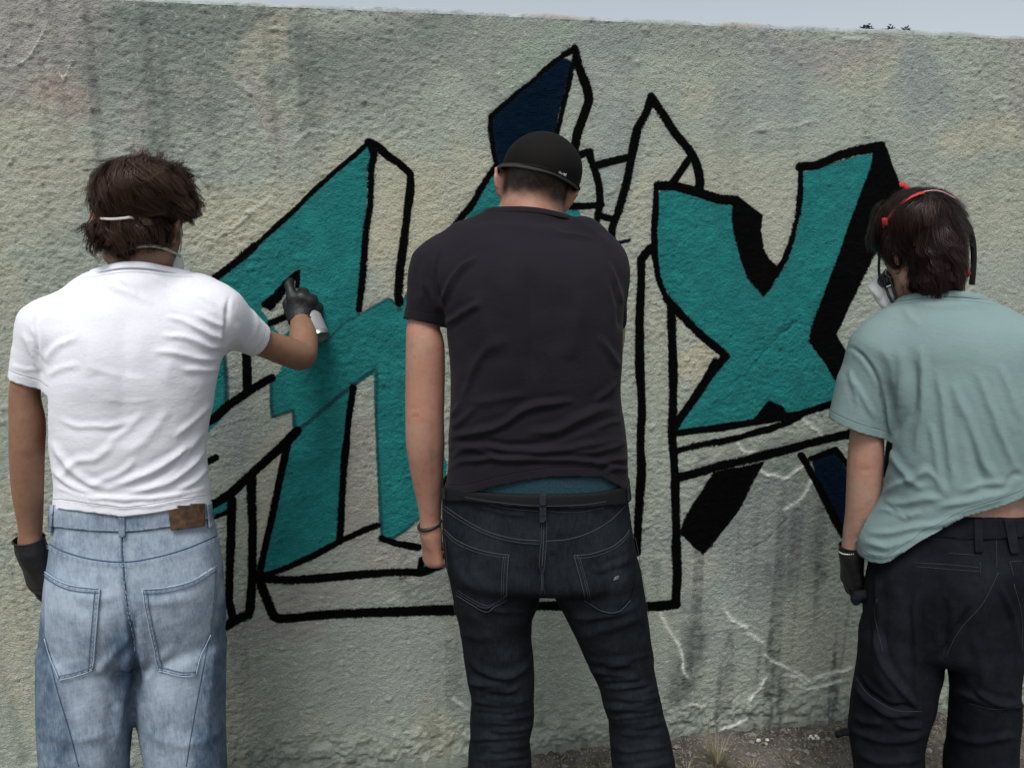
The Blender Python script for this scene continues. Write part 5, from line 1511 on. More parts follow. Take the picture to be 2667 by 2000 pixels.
# cap
RC = rot(-6, 4, 11)
cC = B.pt(1402, 458, .118)
XC = lambda *p: cC + RC @ np.array(p)
capf = union([ellipsoid(XC(.006, 0, -.002), (.0815, .109, .0915), RC), (ellipsoid(XC(.006, .03, .010), (.078, .085, .078), RC), .03), (ellipsoid(XC(.008, -.01, .020), (.080, .098, .062), RC), .02)], .02)
V, F = surface(capf, .004)
V = relax(V, F, 2)
q = (V - cC) @ RC
bk = smooth(q[:, 1], .0, -.09)
side_ = smooth(q[:, 0], .0, .09)
c = q[:, 2] + .006 + .0 * bk + .010 * side_ - .004 * smooth(q[:, 0], 0, -.09)
V, F, c, u_ = clip(V, F, c)
m = NT('black_cap_fabric')
cp_c = m.mix(m.noise(12, 3), (.0050, .0045, .0043), (.0080, .0072, .0068))
M_CAP = m.out(cp_c, .85, m.bump(m.noise(700, 2), .0004, .6, m.bump(m.noise(18, 3), .002, .4)))
m.b.inputs['Specular IOR Level'].default_value = .12
cap = mesh_obj('cap', V, F, M_CAP, pB); md = cap.modifiers.new('thickness', 'SOLIDIFY'); md.thickness = .002; md.offset = -1
# the short stiff flare between crown and rim
fl_in, fl_out = [], []
for t in np.linspace(0, 2 * math.pi, 64, endpoint=False):
    x, y = math.cos(t), math.sin(t)
    fl_in.append(XC(.006 + .0800 * x, .1075 * y, .004 - .010 * max(0, x))); fl_out.append(XC(.0900 * x + (.0045 if x > 0 else .002) * x * abs(x), .1120 * y, -.005 - .010 * max(0, x) ** 1.5 + .004 * max(0, -x)))
vf = np.array(fl_in + fl_out); n6 = 64
FLARE = (vf, np.array([(i_, (i_ + 1) % n6, n6 + (i_ + 1) % n6, n6 + i_) for i_ in range(n6)]))
bvCap = BVHTree.FromPolygons([tuple(v) for v in V.tolist()], F.tolist())
fl_o = mesh_obj('rim_flare', FLARE[0], FLARE[1], M_CAP, cap); md = fl_o.modifiers.new('thickness', 'SOLIDIFY'); md.thickness = .002; md.offset = -1
M_BAND = plain('dark_grey_cap_band', (.030, .029, .028), .8)
rimP = []
for t in np.linspace(0, 2 * math.pi, 64, endpoint=False):
    x, y = math.cos(t), math.sin(t)
    zz = -.006 - .010 * float(smooth(np.array([.0885 * x]), 0, .09)[0]) + .004 * float(smooth(np.array([.0885 * x]), 0, -.09)[0])
    k = math.sqrt(max(0, 1 - (zz / .0875) ** 2))
    rimP.append(XC(.0895 * x * k + (.0045 if x > 0 else .002) * x * abs(x), .112 * y * k + (.006 if y > 0 else 0), zz))
rimP = np.array(rimP)
rad_up = rimP - rimP.mean(0); rad_up /= np.linalg.norm(rad_up, axis=1)[:, None]
V, F = tube([rimP + rad_up * -.0002], .0042, sides=8, flat=.34, up=rad_up, closed=True)
mesh_obj('band', V, F, M_BAND, cap)
# brim at the front, towards the wall
bv, bf = [], []
nb_ = 21
for kk, (rr_, dz) in enumerate([(0, 0), (.5, -.004), (1, -.014)]):
    for t in np.linspace(-1.15, 1.15, nb_):
        x, y = math.sin(t), math.cos(t)
        ext = .07 * rr_ * math.cos(t * .9)
        bv.append(XC(.087 * x * (1 + .0 * rr_), .100 * y + ext, -.004 + dz - .012 * abs(t) ** 2 * rr_ * .6))
for kk in range(2):
    for j in range(nb_ - 1):
        a = kk * nb_ + j; bf.append((a, a + 1, a + nb_ + 1, a + nb_))
br = mesh_obj('brim', np.array(bv), np.array(bf), M_CAP, cap); md = br.modifiers.new('thickness', 'SOLIDIFY'); md.thickness = .004
# the small white print on the cap
def text_on(word, fr, bvh, x0, y0, x1, y1, height_px, mat, parent, name, lift=.0008, gap=.0):
    cu = bpy.data.curves.new('lettering', 'FONT'); cu.body = word; cu.size = 1.0; cu.resolution_u = 2
    ob = bpy.data.objects.new('lettering', cu); scene.collection.objects.link(ob)
    bpy.context.view_layer.update()
    me = bpy.data.meshes.new_from_object(ob.evaluated_get(bpy.context.evaluated_depsgraph_get()))
    bpy.data.objects.remove(ob)
    co = np.array([v.co[:] for v in me.vertices]); W = co[:, 0].max(); Hh = co[:, 1].max()
    out = []
    dx, dy = x1 - x0, y1 - y0; L = math.hypot(dx, dy)
    for v in co:
        s = v[0] / W; t = v[1] / Hh * height_px
        h_, n_ = on_surface(fr, bvh, x0 + dx * s + dy / L * t, y0 + dy * s - dx / L * t, lift)
        out.append(h_ if h_ is not None else (out[-1] if out else np.zeros(3)))
    F = [tuple(p.vertices) for p in me.polygons]
    o = mesh_obj(name, np.array(out), F, mat, parent, smooth_=False)
    bpy.data.meshes.remove(me)
    return o
M_PRINT = plain('white_print', (.75, .75, .75), .6)
text_on('Hurley', B, bvCap, 1454, 451, 1472, 459, 6.0, M_PRINT, cap, 'cap_lettering')
seams('cap_emblem', B, bvCap, [[(1469,452),(1472,455),(1468,460)], [(1475,453),(1472,456),(1474,461)]], .0006, M_PRINT, cap, sp=False, step=3)
shoes(B, pB, [(uBL, .04), (uBR, .04)])
# ------------------------------------------------------------------ right painter: sage t-shirt, black work trousers, respirator
Cc = Frame(1.015, 1.75)
pC = thing('person', 'person with dark wavy bob in sage green t-shirt, wearing a respirator with red straps', 'person', tuple(Cc.O), Cc.yaw, 'painters facing the wall')
SKIN_C = skin_mat('pale_skin', (.40, .255, .190), (.40, .195, .145))
torsoC = Cc.rows([(1470,2230,2710,.146),(1420,2230,2710,.144),(1385,2244,2705,.138),(1345,2270,2700,.130),(1300,2292,2700,.126),(1240,2298,2705,.124),(1180,2300,2710,.122),(1120,2304,2715,.124),(1040,2300,2720,.124),(960,2280,2720,.124,.01),(900,2270,2710,.120,.015),(850,2300,2670,.105,.02),(800,2345,2600,.080,.03)])
slvCL = [(2302,914,.01,90),(2255,1000,.005,78),(2232,1090,.0,74),(2226,1150,.0,74)]
slvCR = [(2640,905,.01,90),(2720,990,.005,78),(2760,1085,.0,74),(2765,1150,.0,74)]
shirtC = union([loft(torsoC, 2.4, .05, .01), (Cc.tubes([(2370,815,.03,36),(2334,852,.02,58),(2302,914,.01,84)]), .05), (Cc.tubes([(2545,812,.03,36),(2600,852,.02,60),(2640,905,.01,86)]), .05),
                (Cc.tubes(slvCL), .03), (Cc.tubes(slvCR), .03), (Cc.tubes([(2450,850,.03,110),(2448,800,.045,96),(2446,740,.05,78)]), .04)], .03)
RCc = rot(-32, 22, -6)
headC_c = Cc.pt(2400, 650, .050)
hdC, XCc = head_fn(headC_c, RCc, .93)
armLC = Cc.tubes([(2300,915,.01,60),(2258,1100,.0,42),(2256,1150,.0,46),(2254,1201,.003,48),(2249,1283,.008,46),(2240,1340,.014,40),(2229,1381,.02,34),(2219,1424,.025,28),(2216,1445,.027,27)], .02)
armRC = Cc.tubes([(2640,915,.01,58),(2760,1100,.0,44),(2790,1200,.02,46),(2800,1330,.04,38),(2795,1400,.05,28)], .02)
wLC = Cc.pt(2217, 1440, .027)
handLC = lambda g=0.: hand(wLC, (.10, .10, -1), (-.8, -.55, 0), [(16,30,24),(20,34,26),(24,36,28),(28,38,28)], side=1, s=.98, grow=g, thumb=[(.028,.016,-.012),(.052,.028,-.026),(.075,.026,-.036),(.095,.018,-.042)])
handRC = hand(Cc.pt(2795, 1405, .05), (0, .1, -1), (.8, -.4, 0), [(20,30,20)] * 4, side=-1, s=.92)
pantsC_rows = [(1290,2290,2685,.106),(1330,2285,2688,.110),(1400,2262,2696,.120),(1463,2262,2700,.130,-.006),(1538,2248,2696,.132,-.006),(1644,2238,2680,.128),(1700,2230,2668,.112)]
legLC = [(1620,2238,2455,.120),(1700,2228,2462,.118),(1745,2225,2459,.114),(1815,2215,2443,.108),(1871,2213,2424,.104),(1925,2210,2412,.106),(2000,2216,2416,.106),(2150,2220,2412,.104),(2330,2224,2405,.10)]
legRC = [(1640,2458,2678,.120),(1732,2463,2667,.116),(1771,2465,2665,.114),(1823,2470,2664,.110),(1893,2465,2663,.106),(1959,2459,2662,.106),(2000,2452,2662,.106),(2150,2448,2662,.104),(2330,2446,2660,.10)]
def pantsC_fn(g=0.0):
    return union([loft(Cc.rows(pantsC_rows, g), 2.4, .02, .05), (loft(Cc.rows(legLC, g), 2.3, .05, .01), .02), (loft(Cc.rows(legRC, g), 2.3, .05, .01), .02)], .02)
uCL, uCR = Cc.pt(2312, 2300, 0)[0], Cc.pt(2552, 2300, 0)[0]
bodyC = union([(offset(loft([r for r in torsoC if r[0] > Cc.pt(2440, 1290, 0)[2]], 2.4, .05, .01), .02), .02), (loft(Cc.rows([(1460,2285,2685,.108),(1380,2305,2678,.104),(1320,2325,2672,.100),(1250,2335,2672,.098)]), 2.4, .02, .02), .03),
               (Cc.tubes([(2370,822,.03,26),(2330,860,.02,48),(2300,915,.01,58)]), .04), (Cc.tubes([(2545,820,.03,26),(2600,862,.02,46),(2640,915,.01,54)]), .04),
               (Cc.tubes([(2450,880,.03,92),(2448,790,.045,70),(2440,730,.05,62),(2425,680,.055,62)]), .03), (hdC, .02), (armLC, .02), (armRC, .02), (handLC(), .006), (handRC, .01),
               (pantsC_fn(-.030), .02), (chain([(uCL, .0, .05), (uCL, .13, .035)], [.038, .028]), .02), (chain([(uCR, .0, .05), (uCR, .13, .035)], [.038, .028]), .02)], .02)
def dispC(V, x, y):
    return -.0018 * np.exp(-(((x - 2254) / 12) ** 2 + ((y - 1225) / 7) ** 2)) + .0012 * np.exp(-(((x - 2240) / 18) ** 2 + ((y - 1205) / 18) ** 2))
body_mesh(Cc, bodyC, SKIN_C, pC, .0064, flush=[(2250,1215,50,.4),(2256,1150,50,.4)], disp=dispC)
eyes(XCc, RCc, pC)
M_SHIRT_C = jersey_mat('sage_cotton', (.165, .240, .240), (.205, .285, .282))
hemC = Cc.line([(2240,1440),(2262,1456),(2296,1463),(2319,1457),(2351,1437),(2394,1409),(2453,1378),(2511,1347),(2570,1329),(2629,1310),(2667,1291),(2700,1284)], torsoC)
colC = Cc.pt(2450, 764, -.02)
def cutC(V):
    back = np.interp(V[:, 0], hemC[:, 0], hemC[:, 2])
    fr_ = hemC[2, 2] + .02
    w = smooth(V[:, 1], -.02, .08)
    c = V[:, 2] - (back * (1 - w) + fr_ * w)
    c = np.minimum(c, arm_cut(Cc, Cc.pt(2285, 985, .005), Cc.pt(2231, 1112, .0), .10)(V))
    c = np.minimum(c, arm_cut(Cc, Cc.pt(2720, 985, .005), Cc.pt(2760, 1110, .0), .10)(V))
    nn = nrm([-.04, .36, 1])
    r = np.hypot(V[:, 0] - colC[0], V[:, 1] - .035)
    return np.minimum(c, np.where(r < .125, -((V - colC) @ nn), 1.0))
foldsC = [
    F1([(2205,905),(2228,912),(2260,940),(2284,990),(2300,1060),(2312,1130)],5,-.006), F1([(2225,985),(2245,1030),(2280,1090)],7,.005), F1([(2212,960),(2225,1010),(2235,1060)],7,.004), F1([(2300,1000),(2316,1090),(2320,1140)],8,.005),
    F1([(2384,940),(2386,1000),(2376,1060),(2330,1125),(2312,1135)],13,-.007), F1([(2340,905),(2350,980),(2340,1060)],16,.006), F1([(2395,900),(2404,980),(2400,1080),(2385,1180)],12,.006), F1([(2300,905),(2320,950),(2330,1010)],12,.004),
    F1([(2440,960),(2455,1050),(2470,1150),(2480,1230),(2470,1300)],10,.006), F1([(2480,1000),(2520,1100),(2560,1200),(2600,1270)],12,.006), F1([(2540,960),(2580,1060),(2620,1160),(2650,1230)],10,.006), F1([(2510,1080),(2540,1190),(2560,1280)],10,-.005),
    F1([(2600,950),(2630,1020),(2660,1100)],10,.005), F1([(2420,1100),(2440,1180),(2445,1260)],9,.004), F1([(2370,1240),(2410,1225),(2440,1250),(2470,1300)],9,.004),
    F1([(2300,1150),(2330,1200),(2370,1248),(2410,1280)],9,.005), F1([(2302,1290),(2340,1260),(2380,1245),(2410,1222)],9,.006), F1([(2305,1310),(2345,1312),(2400,1300),(2460,1295)],9,.006), F1([(2290,1330),(2330,1330),(2360,1345),(2400,1330)],7,.005), F1([(2310,1322),(2350,1340),(2368,1350)],5,-.004),
    F1([(2262,1390),(2320,1388),(2370,1375),(2440,1365),(2500,1345)],8,.007), F1([(2250,1410),(2300,1424),(2350,1412),(2400,1385)],8,.006), F1([(2245,1440),(2290,1449),(2330,1440),(2370,1418)],5,.004), F1([(2430,1320),(2500,1310),(2560,1300),(2640,1280)],10,.006), F1([(2450,1345),(2540,1322),(2620,1300)],6,.004), F1([(2500,1280),(2560,1262),(2640,1262)],8,.004), F1([(2620,1270),(2640,1240),(2667,1240)],8,-.004),
    F1([(2370,790),(2450,800),(2540,790)],9,.002), F1([(2350,800),(2370,830),(2400,850)],9,.002),
]
shC, bvC = garment('t_shirt', shirtC, .0048, Cc, M_SHIRT_C, pC, foldsC, cutC, fold_gain=.8, noise=[(7, .0035, (1, 1, .8), 33), (18, .0010, (1, 1, .8), 34)], ridges_=[(8, .0012, (1.6, 1.6, .7), 501)], seed=9)
collar(shC, colC, nrm([-.04, .36, 1]), (colC[0], .035), .009, .3, M_SHIRT_C)

M_TWILL = denim_mat('black_twill', (.0036, .0046, .0068), (.0205, .0240, .0310), .8, slub=.6)
foldsPC = [F1([(2275,1620),(2300,1720),(2350,1800),(2395,1845)],9,.006), F1([(2224,1750),(2260,1800),(2320,1838),(2390,1845)],6,-.006), F1([(2222,1765),(2255,1818),(2310,1858),(2385,1862)],7,.006), F1([(2215,1900),(2290,1925),(2350,1925),(2412,1905)],9,.005),
    F1([(2260,1650),(2300,1760),(2340,1830)],16,.005), F1([(2380,1540),(2385,1650),(2390,1780),(2385,1840)],8,.004), F1([(2530,1580),(2480,1660),(2450,1720)],7,-.007), F1([(2600,1520),(2640,1600),(2660,1700)],8,.004), F1([(2540,1800),(2600,1830),(2660,1830)],7,.006), F1([(2470,1790),(2540,1820),(2600,1845)],7,.004),
    F1([(2230,1960),(2300,1985),(2400,1975)],9,.004), F1([(2460,1900),(2540,1930),(2650,1915)],9,.004), F1([(2320,1870),(2360,1890),(2405,1890)],8,.005), F1([(2225,1860),(2260,1880),(2300,1880)],8,.005), F1([(2640,1780),(2655,1880),(2640,1990)],10,.004), F1([(2462,1560),(2461,1640),(2463,1710)],9,-.006),
    F1([(2280,1490),(2290,1600),(2282,1700)],9,.004), F1([(2530,1640),(2560,1740),(2560,1820)],12,.003)]
waistC = Cc.line([(2275,1352),(2400,1350),(2523,1347),(2600,1345),(2667,1342),(2685,1342)], Cc.rows(pantsC_rows))
def cutPC(V): return np.interp(V[:, 0], waistC[:, 0], waistC[:, 2]) - V[:, 2]
def wearC(V, x, y):
    w = .32 + .12 * noise3(V * [1, 1, .7], 14, 51) + .1 * noise3(V, 40, 52)
    for (px, py, rx, ry, a) in [(2340,1600,70,120,.15),(2560,1500,80,60,.1),(2350,1780,60,70,.12),(2330,1980,60,60,.1)]:
        w = w + a * np.exp(-((x - px) / rx) ** 2 - ((y - py) / ry) ** 2)
    return {'wear': np.clip(w, 0, 1)}
trC, bvT = garment('trousers', pantsC_fn(), .0055, Cc, M_TWILL, pC, foldsPC, cutPC, fold_gain=1.4, noise=[(8, .005, (1, 1, .7), 38), (20, .0016, (1, 1, 1), 39)], attr_fn=wearC, thick=0, seed=4)
for q in [[(2535,1350),(2556,1350),(2560,1436),(2538,1438)], [(2610,1350),(2634,1350),(2650,1438),(2628,1440)]]:
    setwear(patch('belt_loop', Cc, bvT, q, M_TWILL, trC, step=4, lift=.007, thick=.0025), .5)
setwear(patch('waistband', Cc, bvT, [(2400,1352),(2523,1352),(2600,1349),(2664,1346),(2666,1398),(2560,1404),(2470,1400),(2400,1398)], M_TWILL, trC, lift=.0035, thick=.003), .35)
M_TSEAM = plain('grey_twill_thread', (.019, .021, .028), .9)
seams('twill_seam', Cc, bvT, [[(2380,1465),(2470,1470),(2552,1478)], [(2384,1475),(2470,1482),(2552,1488)], [(2552,1462),(2554,1500)], [(2630,1462),(2640,1500)], [(2630,1462),(2664,1460)], [(2600,1490),(2560,1570),(2500,1640),(2462,1712)], [(2596,1480),(2594,1400)],
      [(2640,1520),(2660,1600),(2662,1700)], [(2224,1755),(2262,1808),(2330,1848),(2400,1852)], [(2520,1830),(2590,1846),(2660,1840)], [(2284,1560),(2278,1600),(2300,1700)], [(2470,1440),(2552,1446)], [(2400,1402),(2530,1404)]], .0009, M_TSEAM, trC, lift=.0006)
# side pocket flap and toggle at the knee
tgf = union([Cc.tubes([(2222,1905,-.02,10),(2200,1905,-.025,10),(2184,1912,-.025,8)]), (Cc.tubes([(2182,1910,-.025,9),(2180,1916,-.025,6)]), .004)], .005)
V, F = surface(tgf, .003); mesh_obj('pocket_toggle', V, F, M_TWILL, trC, attrs={'wear': np.full(len(V), .2)})
knf = union([Cc.tubes([(2228,1560,-.03,12),(2236,1552,-.03,16),(2250,1548,-.03,14)]), (Cc.ball(2230,1560,-.03,14,15,.012), .006)], .008)
V, F = surface(knf, .003); mesh_obj('pocket_knot', V + .0012 * noise3(V, 150, 3)[:, None], F, M_TWILL, trC, attrs={'wear': np.full(len(V), .5)})
glove('glove', Cc, handLC(.0022), wLC, (.06, .06, -1), pC, .0235, .026)
# string of small white beads over the glove cuff
M_BEAD = plain('white_beads', (.62, .60, .56), .35)
cW = Cc.pt(2218, 1430, .026); ax_ = nrm([.32, .05, -1]); a0 = nrm(np.cross(ax_, [0, 1, 0])); b0 = np.cross(ax_, a0)
tht = np.linspace(0, 2 * math.pi, 42, endpoint=False)
P = cW + .0295 * (np.cos(tht)[:, None] * a0 + np.sin(tht)[:, None] * b0)
VV, FF = [], []
brc = thing_b = mesh_obj('bead_bracelet', *tube([P], .0009, sides=5, closed=True), M_BEAD, pC)
ico = surface(ellipsoid((0, 0, 0), (.0021, .0021, .0021)), .0014, pad=.002)
me_b = None
for k, p in enumerate(P):
    if me_b is None:
        o = mesh_obj('bead', ico[0], ico[1], M_BEAD, brc); me_b = o.data
    else:
        o = link(bpy.data.objects.new('bead', me_b), brc)
    o.location = p

# hair
HAIR_C = hair_mat('dark_brown_hair', (.007, .0038, .004), (.027, .013, .012), (.042, .022, .019))
HAIR_C_BASE = NT('dark_hair_mass'); HAIR_C_BASE = HAIR_C_BASE.out(HAIR_C_BASE.mix(HAIR_C_BASE.noise(120, 3), (.006, .0035, .0035), (.018, .009, .009)), .7)
volC = union([Cc.ball(2396,590,.05,106,92,.100), (Cc.ball(2398,562,.01,88,66,.075), .02), (Cc.ball(2436,640,-.005,66,78,.060), .02), (Cc.ball(2462,640,.02,44,72,.06), .02), (Cc.ball(2432,700,-.005,58,62,.042), .02), (Cc.ball(2478,715,.01,26,46,.034), .015),
              (Cc.ball(2302,585,.05,24,56,.05), .02), (Cc.ball(2346,630,.02,34,52,.04), .02)], .02)
V, F = surface(offset(volC, .008), .006); N_ = vnormals(V, F)
hbC = mesh_obj('hair', V + N_ * (.003 * noise3(V * [1, 1, .4], 60, 8))[:, None], F, HAIR_C_BASE, pC)
crC = Cc.pt(2418, 520, -.03)
hair_locks('hair_locks', volC, HAIR_C, hbC, 420, 26, crC, (.06, .12), seed=23, wave=.0105, wlen=8.5, swirl=.6, lift=(-.003, .007), flip=.004, down=1.0)
hair_locks('hair_crown', volC, HAIR_C, hbC, 70, 26, crC, (.05, .09), seed=24, wave=.003, wlen=6, swirl=.3, lift=(.0, .004), flip=.001, mask=lambda C: (np.linalg.norm(C - crC, axis=1) < .065).astype(float) + 1e-6)
low = lambda C_: (Cc.px(C_)[1] > 590).astype(float) + .04
hair_locks('hair_curls', volC, HAIR_C, hbC, 220, 16, crC, (.04, .08), seed=29, wave=.011, wlen=13, swirl=1.2, lift=(.001, .008), flip=.007, mask=low)
bvHC = BVHTree.FromPolygons([tuple(v) for v in V.tolist()], F.tolist())
# respirator with its straps
Xm = lambda *p: headC_c + RCc @ np.array(p)
M_RED = plain('red_strap', (.42, .025, .028), .7)
M_PINKW = plain('pale_headband', (.40, .20, .20), .7)
resp = mesh_obj('respirator', *surface(union([ellipsoid(Xm(0, .092, -.045), (.045, .036, .046), RCc), (chain([Xm(-.05, .075, -.045), Xm(0, .11, -.06), Xm(.05, .075, -.045)], [.022, .028, .022]), .02)], .02), .005), M_BLACKPLASTIC, pC)
for sd in (-1, 1):
    a, b = Xm(sd * .040, .098, -.058), Xm(sd * .072, .128, -.078)
    d_ = nrm(b - a); u_ = nrm(np.cross(d_, [0, 0, 1])); w_ = np.cross(d_, u_)
    th = np.linspace(0, 2 * math.pi, 28, endpoint=False)
    pr_ = [(0, 0), (0, .030), (.012, .034), (.026, .034), (.030, .030), (.030, 0)]
    V = np.vstack([a + d_ * z + r * (np.cos(th)[:, None] * u_ + np.sin(th)[:, None] * w_) for z, r in pr_])
    i, j = np.meshgrid(np.arange(len(pr_) - 1), np.arange(28), indexing='ij'); q0 = (i * 28 + j).ravel(); q1 = (i * 28 + (j + 1) % 28).ravel()
    mesh_obj('filter', V, np.stack([q0, q1, q1 + 28, q0 + 28], -1), M_MASK, resp)
# the white shell and buckle seen beside the jaw
cpt = lambda pts: spline([Cc.pt(*p) for p in pts], 8)
V = np.array([Cc.pt(*p) for p in [(2272,722,.10),(2300,708,.07),(2312,716,.05),(2330,760,.04),(2338,782,.04),(2318,796,.05),(2300,808,.07),(2284,790,.10),(2276,752,.11)]])
cen = V.mean(0) + np.array([0, -.012, 0])
shell = union([chain([Cc.pt(2288,730,.09), Cc.pt(2296,765,.08), Cc.pt(2312,790,.07)], [.015, .020, .018]), (chain([Cc.pt(2305,722,.075), Cc.pt(2322,770,.06)], [.008, .012]), .01)], .01)
Vs, Fs = surface(shell, .004); mesh_obj('shell', Vs, Fs, M_MASK, resp)
tube_obj('buckle', [cpt([(2302,716,.045),(2312,714,.043),(2318,728,.040),(2326,752,.036),(2336,782,.034)])], .0035, M_BLACKPLASTIC, resp, sides=6, flat=.6)
tube_obj('buckle', [cpt([(2300,718,.047),(2306,745,.044),(2314,768,.040),(2324,788,.038)])], .0032, M_BLACKPLASTIC, resp, sides=6, flat=.6)
tube_obj('buckle_bar', [cpt([(2308,748,.040),(2324,742,.038)])], .0025, M_METAL, resp, sides=6)
tube_obj('strap', [cpt([(2302,590,.0),(2297,612,.01),(2292,650,.022),(2289,700,.034),(2294,732,.038),(2308,752,.042)])], .0042, M_BLACKPLASTIC, resp, sides=6, flat=.3, up=np.array([-.7, -.7, 0]))
tube_obj('strap', [cpt([(2508,572,.0),(2522,590,.005),(2532,620,.01),(2536,660,.02),(2535,700,.03),(2531,742,.04)])], .0062, M_BLACKPLASTIC, resp, sides=6, flat=.3, up=np.array([-.2, -1, 0]))
tube_obj('strap_clip', [cpt([(2518,640,.03),(2521,680,.035),(2519,720,.04)])], .0035, M_WHITE, resp, sides=6, flat=.4)
tube_obj('red_tab', [cpt([(2510,704,.03),(2519,710,.03),(2526,716,.035)])], .0055, M_RED, resp, sides=6, flat=.4)
def band(name, pts, r, mat, lift, flat=.3):
    P, n = seam_path(Cc, bvHC, pts, step=6, lift=lift)
    return tube_obj(name, [P], r, mat, resp, sides=6, flat=flat, up=n)
band('red_headband', [(2318,588),(2340,560),(2362,539),(2384,526),(2404,519)], .0048, M_RED, .018)
band('headband', [(2404,517),(2425,514),(2446,518),(2474,532)], .0026, M_PINKW, .0165)
band('red_buckle', [(2312,580),(2322,577),(2331,576)], .0095, M_RED, .0185)
tube_obj('red_tab', [cpt([(2343,484,.05),(2352,482,.05),(2366,494,.05)])], .0062, M_RED, resp, sides=6, flat=.35)
# hoop earring
th = np.linspace(0, 2 * math.pi, 32, endpoint=False)
ce = Cc.pt(2329, 682, .03)
P = ce + np.stack([.0105 * np.cos(th), .004 * np.cos(th), .0105 * np.sin(th)], 1)
mesh_obj('hoop_earring', *tube([P], .0009, sides=6, closed=True), M_METAL, pC)
P = Cc.pt(2322, 708, .03) + np.stack([.013 * np.cos(th), .005 * np.cos(th), .013 * np.sin(th)], 1)
mesh_obj('hoop_earring', *tube([P], .0006, sides=6, closed=True), M_METAL, pC)
shoes(Cc, pC, [(uCL, .04), (uCR, .04)])
# ------------------------------------------------------------------ soil, weeds, small things on the ground
gx = axis(-60, .0, 2.4, 60, .012, 1.3, 8.); gy = axis(-40, 1.3, 2.65, 60, .012, 1.3, 8.)
GX, GY = np.meshgrid(gx, gy, indexing='ij'); ng = GX.shape
GX, GY = GX.ravel(), GY.ravel()
q = np.stack([GX, GY, 0 * GX], 1)
dw = GY - (WALL_Y + WALL_M * GX)                              # distance past the wall line
gzv = .012 * noise3(q, 4, 1) + .010 * noise3(q, 11, 2) + .008 * noise3(q, 32, 3) + .008 * noise3(q, 75, 4)
gzv += .03 * smooth(GX, .4, 2.2) * 0
gzv += np.where(np.abs(dw + .04) < .25, .004 * np.exp(-((dw + .04) / .08) ** 2) * smooth(GX, .15, .6), 0)
gzv -= .012 + .02 * smooth(GX, .45, -.1) 
nG = ng[1]
i, j = np.meshgrid(np.arange(ng[0] - 1), np.arange(nG - 1), indexing='ij')
a_ = (i * nG + j).ravel()
m = NT('dry_soil')
c = m.mix(m.step(m.noise(5, 5, .65), .35, .68), (.045, .038, .032), (.135, .118, .100))
c = m.mix(m.step(m.noise(60, 4, .7), .45, .7, 0, .7), c, (.17, .158, .145))
c = m.mix(m.step(m.noise(26, 4, .7), .55, .68, 0, .6), c, (.045, .050, .026))
c = m.mix(m.step(m.voronoi(70), .0, .22, .55, 0), c, (.24, .235, .22))
nb_ = m.bump(m.noise(110, 4, .7), .006, 1.0, m.bump(m.noise(35, 3, .6), .01, .8))
ground = mesh_obj('ground', np.stack([GX, GY, gzv], 1), np.stack([a_, a_ + nG, a_ + nG + 1, a_ + 1], -1), m.out(c, .95, nb_))
tag(ground, kind='structure', label='dry brown soil with sparse grass at the foot of the wall')
def gpt(px, py):
    d = ray(px, py); t = -CAM_H / d[2]; return CAMP + d * t
bvG = BVHTree.FromPolygons([(float(a), float(b), float(c_)) for a, b, c_ in zip(GX, GY, gzv)], np.stack([a_, a_ + nG, a_ + nG + 1, a_ + 1], -1).tolist())
def drop(p):
    h_, n, i_, t = bvG.ray_cast(Vector((p[0], p[1], 3)), Vector((0, 0, -1)))
    return np.array(h_) if h_ is not None else np.array([p[0], p[1], 0])
def blade(P, w, side):
    """a flat bent leaf strip with a ridge; P (n,3)"""
    P = np.array(P); n = len(P)
    ws = w * (1 - np.linspace(0, 1, n) ** 2 * .92)
    side = nrm(side)
    L = P - side * ws[:, None]; R_ = P + side * ws[:, None]; Mi = P + np.array([0, 0, -1.]) * (ws * .35)[:, None]
    V = np.stack([L, Mi, R_], 1).reshape(-1, 3)
    F = []
    for k in range(n - 1):
        F += [(3 * k, 3 * k + 1, 3 * k + 4, 3 * k + 3), (3 * k + 1, 3 * k + 2, 3 * k + 5, 3 * k + 4)]
    return V, F
def blades(name, items, mat, parent=None):
    VV, FF, off = [], [], 0
    for V, F in items:
        VV.append(V); FF += [tuple(x + off for x in f) for f in F]; off += len(V)
    return mesh_obj(name, np.vstack(VV), FF, mat, parent, smooth_=True)
m = NT('dry_grass'); c = m.mix(m.noise(40, 3), (.17, .145, .085), (.34, .31, .22)); M_DRY = m.out(c, .8)
m = NT('green_grass'); c = m.mix(m.noise(30, 3), (.055, .070, .022), (.13, .135, .06)); M_GRN = m.out(c, .75)
rg = np.random.default_rng(17)
def tuft(base, n, ln, spread, mat, name, parent, w=.0011, lean=(0, 0)):
    it = []
    for k in range(n):
        az = rg.uniform(0, 6.283); r0 = rg.uniform(0, .018); el = rg.uniform(.2, 1) * spread; L = ln * rg.uniform(.45, 1.0)
        b = np.array(base) + [r0 * math.cos(az), r0 * math.sin(az), -.006]
        d = np.array([math.cos(az) * el + lean[0], math.sin(az) * el + lean[1], 1.0])
        P = [b + nrm(d) * L * t + np.array([math.cos(az), math.sin(az), -1.1]) * L * .38 * el * t * t for t in np.linspace(0, 1, 6)]
        it.append(blade(P, w * rg.uniform(.7, 1.4), (-math.sin(az) + .2, math.cos(az), .1)))
    return blades(name, it, mat, parent)
